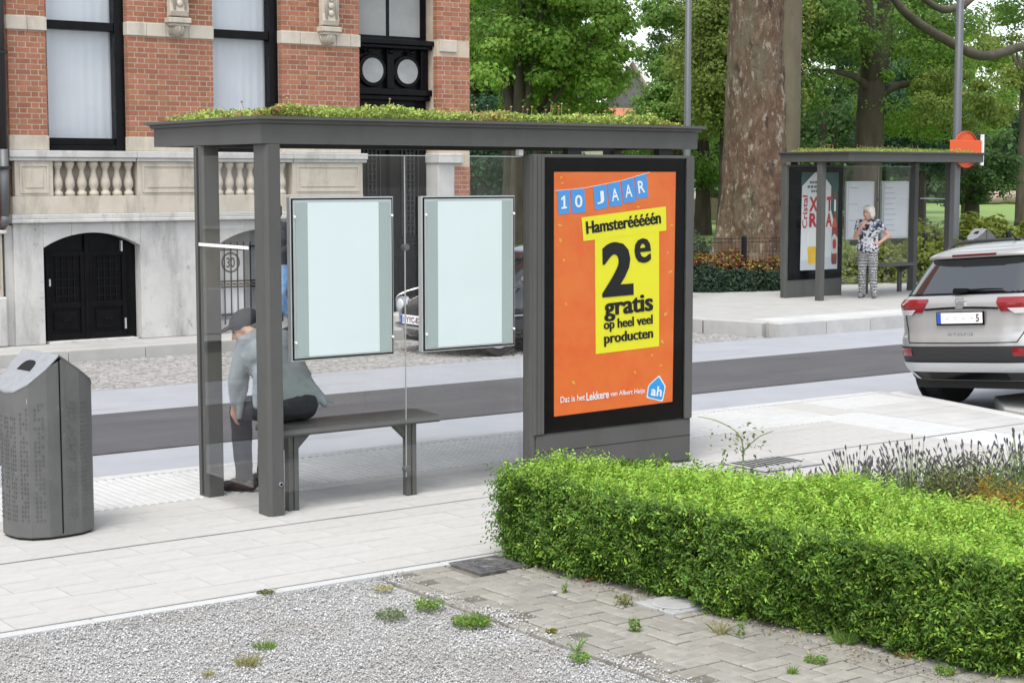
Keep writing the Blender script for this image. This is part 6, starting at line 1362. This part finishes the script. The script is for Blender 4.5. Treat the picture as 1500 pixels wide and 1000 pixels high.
def face_bits(par, P, M, s=1.0, brow=(0.25, 0.22, 0.2)):
    q = MB()
    for b in (-1, 1): q.ell(P(.080, b * .032, .008), .008 * s, .013 * s, .007 * s, 8, 6, M)
    q.build('eyes', mat('eye_dark', (0.03, 0.025, 0.02), .2), par)
    q = MB(); q.cap(P(.083, -.020, -.058), P(.083, .020, -.058), .0045 * s, .0045 * s, 8); q.build('lips', mat('lips', (0.42, 0.13, 0.11), .5), par)
    q = MB()
    for b in (-1, 1): q.cap(P(.084, b * .018, .028), P(.078, b * .046, .026), .004 * s, .003 * s, 6)
    q.build('brows', mat('brow', brow, .9), par)
def hand(q, w, d, nrm, curl=.5, s=1.0):
    """palm and five bent fingers from wrist w along d; nrm = palm normal"""
    w = Vector(w); d = Vector(d).normalized(); nrm = Vector(nrm); nrm = (nrm - d * nrm.dot(d)).normalized(); sd_ = d.cross(nrm)
    q.cap(w, w + d * .05 * s, .024 * s, .030 * s, 10); q.cap(w + d * .04 * s - sd_ * .018 * s, w + d * .08 * s - sd_ * .022 * s, .017 * s, .014 * s); q.cap(w + d * .04 * s + sd_ * .016 * s, w + d * .08 * s + sd_ * .022 * s, .017 * s, .014 * s)
    for k, ln in enumerate((.062, .074, .068, .052)):
        b = w + d * .085 * s + sd_ * (-.028 + k * .019) * s; m1 = b + (d * math.cos(curl * .6) + nrm * math.sin(curl * .6)) * ln * .55 * s; e = m1 + (d * math.cos(curl * 1.7) + nrm * math.sin(curl * 1.7)) * ln * .55 * s
        q.cap(b, m1, .0095 * s, .0085 * s, 8); q.cap(m1, e, .0085 * s, .007 * s, 8)
    b = w + d * .03 * s - sd_ * .028 * s; m1 = b + (d * .6 - sd_ * .7 + nrm * .35).normalized() * .035 * s; e = m1 + (d * .85 - sd_ * .15 + nrm * .5).normalized() * .032 * s
    q.cap(b, m1, .0125 * s, .010 * s, 8); q.cap(m1, e, .010 * s, .008 * s, 8)
def folds(o, strength, size):
    t = bpy.data.textures.new('cloth_folds', 'CLOUDS'); t.noise_scale = size; t.noise_depth = 3
    d = o.modifiers.new('folds', 'DISPLACE'); d.texture = t; d.strength = strength; d.mid_level = .5; d.texture_coords = 'LOCAL'
def person(label, loc, J, tops, bottoms, shoe_m, headf, hair_fn, voxel=.010, fem=False, sleeve=1.0, extra=None, group=None, t0=0.0):
    """J: joints in world space"""
    p = thing('person', label, 'person', loc, group); g = {k: Vector(v) for k, v in J.items()}
    def torso(q, e, w, t0=0.0):
        pel, ch = g['pelvis'], g['chest']; sh_ = g['shL'] - g['shR']; sd_ = sh_.normalized(); hp = (g['hipL'] - g['hipR']).normalized(); ax = (ch - pel).normalized()
        for k in range(9):
            t_ = t0 + (1 - t0) * k / 8; c = pel.lerp(ch, t_); ww = w * (.125 * (1 - t_) + .13 * t_ - (.022 if fem else .008) * math.sin(t_ * math.pi)); sdv = hp.lerp(sd_, t_).normalized()
            q.cap(c - sdv * ww * .62, c + sdv * ww * .62, .098 * w + e, .098 * w + e, 12)
        up = g['neck'] - ch
        q.cap(ch - sd_ * .10, ch + sd_ * .10, .105 + e, .105 + e); q.cap(g['shR'] + (g['shL'] - g['shR']) * .12 - ax * .01, g['shL'] + (g['shR'] - g['shL']) * .12 - ax * .01, .062 + e, .062 + e); q.cap(ch.lerp(g['neck'], .5), g['neck'], .07 + e * .6, .05 + e * .3)
    # body
    q = MB(); torso(q, 0, 1.0); P, M = head_parts(q, g['head'], headf); q.cap(g['neck'] - (g['head'] - g['neck']) * .2, g['head'], .048, .045)
    for s_ in 'LR':
        q.cap(g['sh' + s_], g['el' + s_], .048, .038); q.cap(g['el' + s_], g['wr' + s_], .038, .025); hand(q, g['wr' + s_], g['hd' + s_] - g['wr' + s_], g.get('pn' + s_, Vector((0, 0, -1))), J.get('curl', .5) if not isinstance(J.get('curl', .5), Vector) else .5)
        q.cap(g['hip' + s_], g['kn' + s_], .082, .056); q.cap(g['kn' + s_], g['an' + s_], .054, .036); q.cap(g['an' + s_], g['to' + s_] * .6 + g['an' + s_] * .4, .030, .020)
    remeshed(q, 'body', skin, p, voxel)
    # top
    q = MB(); torso(q, .010 if fem else .020, 1.0 if fem else 1.02, t0)
    for s_ in 'LR':
        e_ = g['sh' + s_].lerp(g['el' + s_], min(1, sleeve * 1.0)); q.cap(g['sh' + s_], e_, .064, .056)
        if sleeve > 1: q.cap(g['el' + s_], g['el' + s_].lerp(g['wr' + s_], sleeve - 1), .054, .044)
    if extra: extra(q, g)
    top = remeshed(q, 'jacket' if sleeve > 1 else 'blouse', tops, p, voxel * .9, 4); folds(top, .026 if sleeve > 1 else .012, .10)
    q = MB(); q.cap(g['pelvis'] - (g['hipL'] - g['hipR']) * .45, g['pelvis'] + (g['hipL'] - g['hipR']) * .45, .105, .105)
    for s_ in 'LR': q.cap(g['hip' + s_], g['kn' + s_], .100, .074); q.cap(g['kn' + s_], g['an' + s_] + (g['kn' + s_] - g['an' + s_]) * .0, .074, .058)
    folds(remeshed(q, 'trousers', bottoms, p, voxel * 1.0, 4), .014, .09)
    for s_ in 'LR':
        q = MB(); d = (g['to' + s_] - g['an' + s_]); d.z = 0; d.normalize(); a0 = Vector((g['an' + s_].x, g['an' + s_].y, g['gz'].z)); sdv = Vector((-d.y, d.x, 0))
        q.cap(a0 - d * .045 + Vector((0, 0, .05)), a0 + d * .06 + Vector((0, 0, .052)), .047, .046); q.cap(a0 + d * .06 + Vector((0, 0, .042)), a0 + d * .155 + Vector((0, 0, .034)), .044, .033); q.cap(a0 + Vector((0, 0, .05)), a0 + Vector((0, 0, .09)), .047, .046)
        zmin = g['gz'].z; q.v = [(v[0], v[1], max(v[2], zmin + .002)) for v in q.v]; remeshed(q, 'shoe', shoe_m, p, .009, 3)
    hair_fn(p, P, M, g); return p
# ---- woman at the far stop
wl_ = onZ(1270, 436, PZ); f = Vector((-.88, -.47, 0)).normalized(); l_ = Vector((0, 0, 1)).cross(f)
def Wm(a, b, z): a, b, z = a * .95, b * .95, z * .95; v = Vector((wl_.x, wl_.y, PZ)) + f * a + l_ * b; return Vector((v.x, v.y, PZ + z))
Jw = dict(pelvis=Wm(0, 0, .93), chest=Wm(.02, 0, 1.22), neck=Wm(.0, 0, 1.40), head=Wm(.03, 0, 1.525), shL=Wm(-.01, .165, 1.345), shR=Wm(-.01, -.165, 1.345), elL=Wm(-.13, .34, 1.12), wrL=Wm(.02, .20, .985), hdL=Wm(.07, .15, .96), pnL=Wm(0, 0, 0) - Wm(0, 1, 0),
          elR=Wm(.06, -.22, 1.09), wrR=Wm(.17, -.10, 1.26), hdR=Wm(.17, -.05, 1.33), pnR=Wm(0, 0, 0) - Wm(1, 0, 0), hipL=Wm(0, .085, .88), hipR=Wm(0, -.085, .88), knL=Wm(.02, .10, .49), knR=Wm(.03, -.09, .49), anL=Wm(-.02, .12, .085), anR=Wm(.0, -.09, .085), toL=Wm(.11, .15, .045), toR=Wm(.13, -.09, .045), gz=Wm(0, 0, 0))
def print_mat(name, c1, c2, c3, sc, zband):
    m = bpy.data.materials.new(name); m.use_nodes = True; n = m.node_tree.nodes; l = m.node_tree.links; b = n['Principled BSDF']; b.inputs['Roughness'].default_value = .9
    tc = n.new('ShaderNodeTexCoord'); vo = n.new('ShaderNodeTexVoronoi'); vo.inputs['Scale'].default_value = sc; l.new(tc.outputs['Object'], vo.inputs['Vector'])
    rp = n.new('ShaderNodeValToRGB'); rp.color_ramp.interpolation = 'CONSTANT'; rp.color_ramp.elements[0].color = (*c1, 1); rp.color_ramp.elements[1].color = (*c2, 1); rp.color_ramp.elements[1].position = .40; e = rp.color_ramp.elements.new(.72); e.color = (*c3, 1)
    src = vo.outputs['Color']
    if zband:
        wv = n.new('ShaderNodeTexWave'); wv.bands_direction = 'Z'; wv.inputs['Scale'].default_value = zband; wv.inputs['Distortion'].default_value = 1.5; wv.inputs['Detail'].default_value = 1; l.new(tc.outputs['Object'], wv.inputs['Vector'])
        mx = n.new('ShaderNodeMix'); mx.data_type = 'FLOAT'; mx.inputs[0].default_value = .38; l.new(wv.outputs['Fac'], mx.inputs[2]); l.new(vo.outputs['Distance'], mx.inputs[3]); src = mx.outputs[0]
    l.new(src, rp.inputs[0]); l.new(rp.outputs[0], b.inputs['Base Color']); return m
blouse = print_mat('printed_blouse', (0.03, 0.03, 0.04), (0.55, 0.55, 0.56), (0.22, 0.24, 0.32), 26, 0); pants = print_mat('patterned_trousers', (0.015, 0.015, 0.018), (0.58, 0.58, 0.57), (0.04, 0.04, 0.045), 40, 6.5)
def hair_w(p, P, M, g):
    q = MB(); q.ell(P(-.025, 0, .045), .105, .095, .095, 18, 12, M); q.ell(P(-.045, 0, -.02), .082, .095, .10, 16, 10, M)
    for b in (-1, 1): q.ell(P(-.01, b * .075, -.015), .055, .03, .075, 12, 8, M)
    q.ell(P(.055, .01, .082), .05, .075, .03, 12, 8, M); remeshed(q, 'hair', mat('white_hair', (0.62, 0.59, 0.52), .7, 0, (0.74, 0.72, 0.66), 40, bump=.6, bscale=120), p, .008, 2); face_bits(p, P, M, 1.0, (0.4, .37, .33))
    q = MB(); a = Wm(.135, -.035, 1.31); b = Wm(.135, .055, 1.31); c = Wm(.15, .01, 1.22); q.add([a, b, c], [(0, 1, 2)]); q.v = [tuple(v) for v in (Wm(.128, -.045, 1.315), Wm(.128, .06, 1.315), Wm(.152, .008, 1.20), Wm(.100, -.045, 1.315), Wm(.100, .06, 1.315), Wm(.12, .008, 1.20))]; q.f = [(0, 1, 2), (5, 4, 3), (0, 3, 4, 1), (1, 4, 5, 2), (2, 5, 3, 0)]; q.m = [0] * 5; q.build('dark_neckline', MT['black'], p)
person('woman with white hair in printed blouse and patterned trousers standing at the far stop', (wl_.x, wl_.y, PZ), Jw, blouse, pants, mat('sandal_black', (0.02, 0.02, 0.022), .5, 0, (0.3, 0.29, 0.28), 16), f + Vector((-.12, .38, -.05)), hair_w, .0095, True, .5,
       extra=lambda q, g: [q.cap(g['pelvis'] + Vector((0, 0, -.02)) - l_ * .07, g['pelvis'] + Vector((0, 0, -.02)) + l_ * .07, .130, .130)])
# ---- seated man in the near shelter
f = Vector((-.30, .95, 0)).normalized()
Jm = dict(pelvis=(5.17, 9.47, .645), chest=(5.13, 9.67, .955), neck=(5.085, 9.80, 1.06), head=(5.075, 9.92, 1.11), shL=(4.955, 9.69, 1.03), shR=(5.29, 9.76, 1.03), elL=(4.905, 9.72, .79), wrL=(4.955, 9.86, .60), hdL=(4.975, 9.90, .50), pnL=(1, 0, 0),
          elR=(5.39, 9.72, .78), wrR=(5.33, 9.93, .69), hdR=(5.30, 9.98, .66), pnR=(0, 0, -1), hipL=(5.09, 9.50, .625), hipR=(5.27, 9.51, .625), knL=(5.03, 9.92, .585), knR=(5.28, 9.97, .585), anL=(5.10, 10.02, .10), anR=(5.30, 10.10, .10), toL=(5.00, 10.13, .05), toR=(5.22, 10.23, .05), gz=(0, 0, 0))
jk = mat('grey_blue_jacket', (0.23, 0.255, 0.272), .85, 0, (0.27, 0.30, 0.317), 7, bump=.3, bscale=30)
def cap_m(p, P, M, g):
    q = MB(); q.ell(P(-.015, 0, .045), .108, .090, .082, 18, 12, M); q.ell(P(.10, 0, .045), .075, .07, .014, 16, 8, M); remeshed(q, 'cap', mat('cap_dark', (0.03, 0.032, 0.04), .85), p, .008, 2)
    q = MB(); q.ell(P(-.05, 0, -.02), .06, .082, .06, 14, 8, M); remeshed(q, 'hair', mat('grey_hair', (0.12, 0.11, 0.1), .8), p, .008, 2); face_bits(p, P, M, 1.0)
def skirt(q, g):
    for k in range(7):
        t_ = k / 6; a = Vector((5.00, 9.54, .84)).lerp(Vector((5.24, 9.52, .84)), t_); b = Vector((4.965, 9.56, .645)).lerp(Vector((5.37, 9.40, .645)), t_); q.cap(a, b, .07, .028)
    q.cap((5.30, 9.47, .74), (5.44, 9.40, .635), .035, .010); q.cap((4.95, 9.72, .80), (4.96, 9.80, .54), .045, .018)
    q.cap(g['neck'] + Vector((-.04, -.03, -.01)), g['neck'] + Vector((.05, -.04, -.01)), .058, .058)
person('hunched man in dark cap and grey blue jacket seated on the shelter bench', (5.2, 9.6, 0), Jm, jk, mat('dark_trousers', (0.022, 0.022, 0.028), .9, 0, (0.035, 0.035, 0.042), 8, bump=.3, bscale=40), mat('brown_shoe', (0.035, 0.024, 0.02), .5), (-.80, .50, -.42), cap_m, .010, False, 1.72, skirt, t0=.17)
# ---- passer-by on the far footpath
pw_ = Vector((atx(414, 20.0), 20.0, 0)); f2 = Vector((-1, -.1, 0)).normalized(); l2 = Vector((0, 0, 1)).cross(f2)
def Wp(a, b, z): v = pw_ + f2 * a + l2 * b; return Vector((v.x, v.y, z))
Jp = dict(pelvis=Wp(0, 0, .98), chest=Wp(.05, 0, 1.30), neck=Wp(.10, 0, 1.50), head=Wp(.15, 0, 1.63), shL=Wp(.04, .19, 1.44), shR=Wp(.04, -.19, 1.44), elL=Wp(.05, .25, 1.17), wrL=Wp(.28, .2, 1.08), hdL=Wp(.36, .18, 1.08), pnL=Wp(0, -1, 0) - Wp(0, 0, 0), elR=Wp(-.08, -.25, 1.16), wrR=Wp(-.02, -.24, .93), hdR=Wp(.02, -.24, .85), pnR=Wp(0, 1, 0) - Wp(0, 0, 0),
          hipL=Wp(0, .09, .93), hipR=Wp(0, -.09, .93), knL=Wp(.16, .10, .52), knR=Wp(.0, -.10, .50), anL=Wp(.20, .10, .10), anR=Wp(-.22, -.10, .14), toL=Wp(.34, .10, .05), toR=Wp(-.10, -.10, .06), gz=Wp(0, 0, 0))
def hair_p(p, P, M, g):
    q = MB(); q.ell(P(-.02, 0, .05), .104, .088, .085, 16, 10, M); q.ell(P(-.05, 0, -.01), .07, .086, .07, 14, 8, M); remeshed(q, 'hair', mat('brown_hair', (0.05, 0.035, 0.025), .8), p, .010, 2); face_bits(p, P, M)
person('passer-by in dark jacket and blue jeans on the far footpath', tuple(pw_), Jp, mat('navy_jacket', (0.016, 0.017, 0.024), .85), mat('blue_jeans', (0.10, 0.21, 0.40), .9, 0, (0.20, 0.33, 0.52), 12, 6), mat('dark_shoe', (0.02, 0.02, 0.02), .6), f2, hair_p, .014, False, 1.8)

# ---- repeats share a group
for o in list(col.objects):
    if o.parent is not None or 'label' not in o or 'group' in o: continue
    for key, g in (('bus_shelter', 'bus shelters with planted roofs'), ('bench', 'grey shelter benches'), ('litter_bin', 'grey litter bins'), ('lamp_post', 'tall grey poles along the street'), ('weed', 'weeds in the gravel and paving'), ('broadleaf_tree', 'broadleaf trees in the park'), ('parked_car', 'parked cars'), ('person', 'people at the bus stops')):
        if o.name.split('.')[0] == key: o['group'] = g
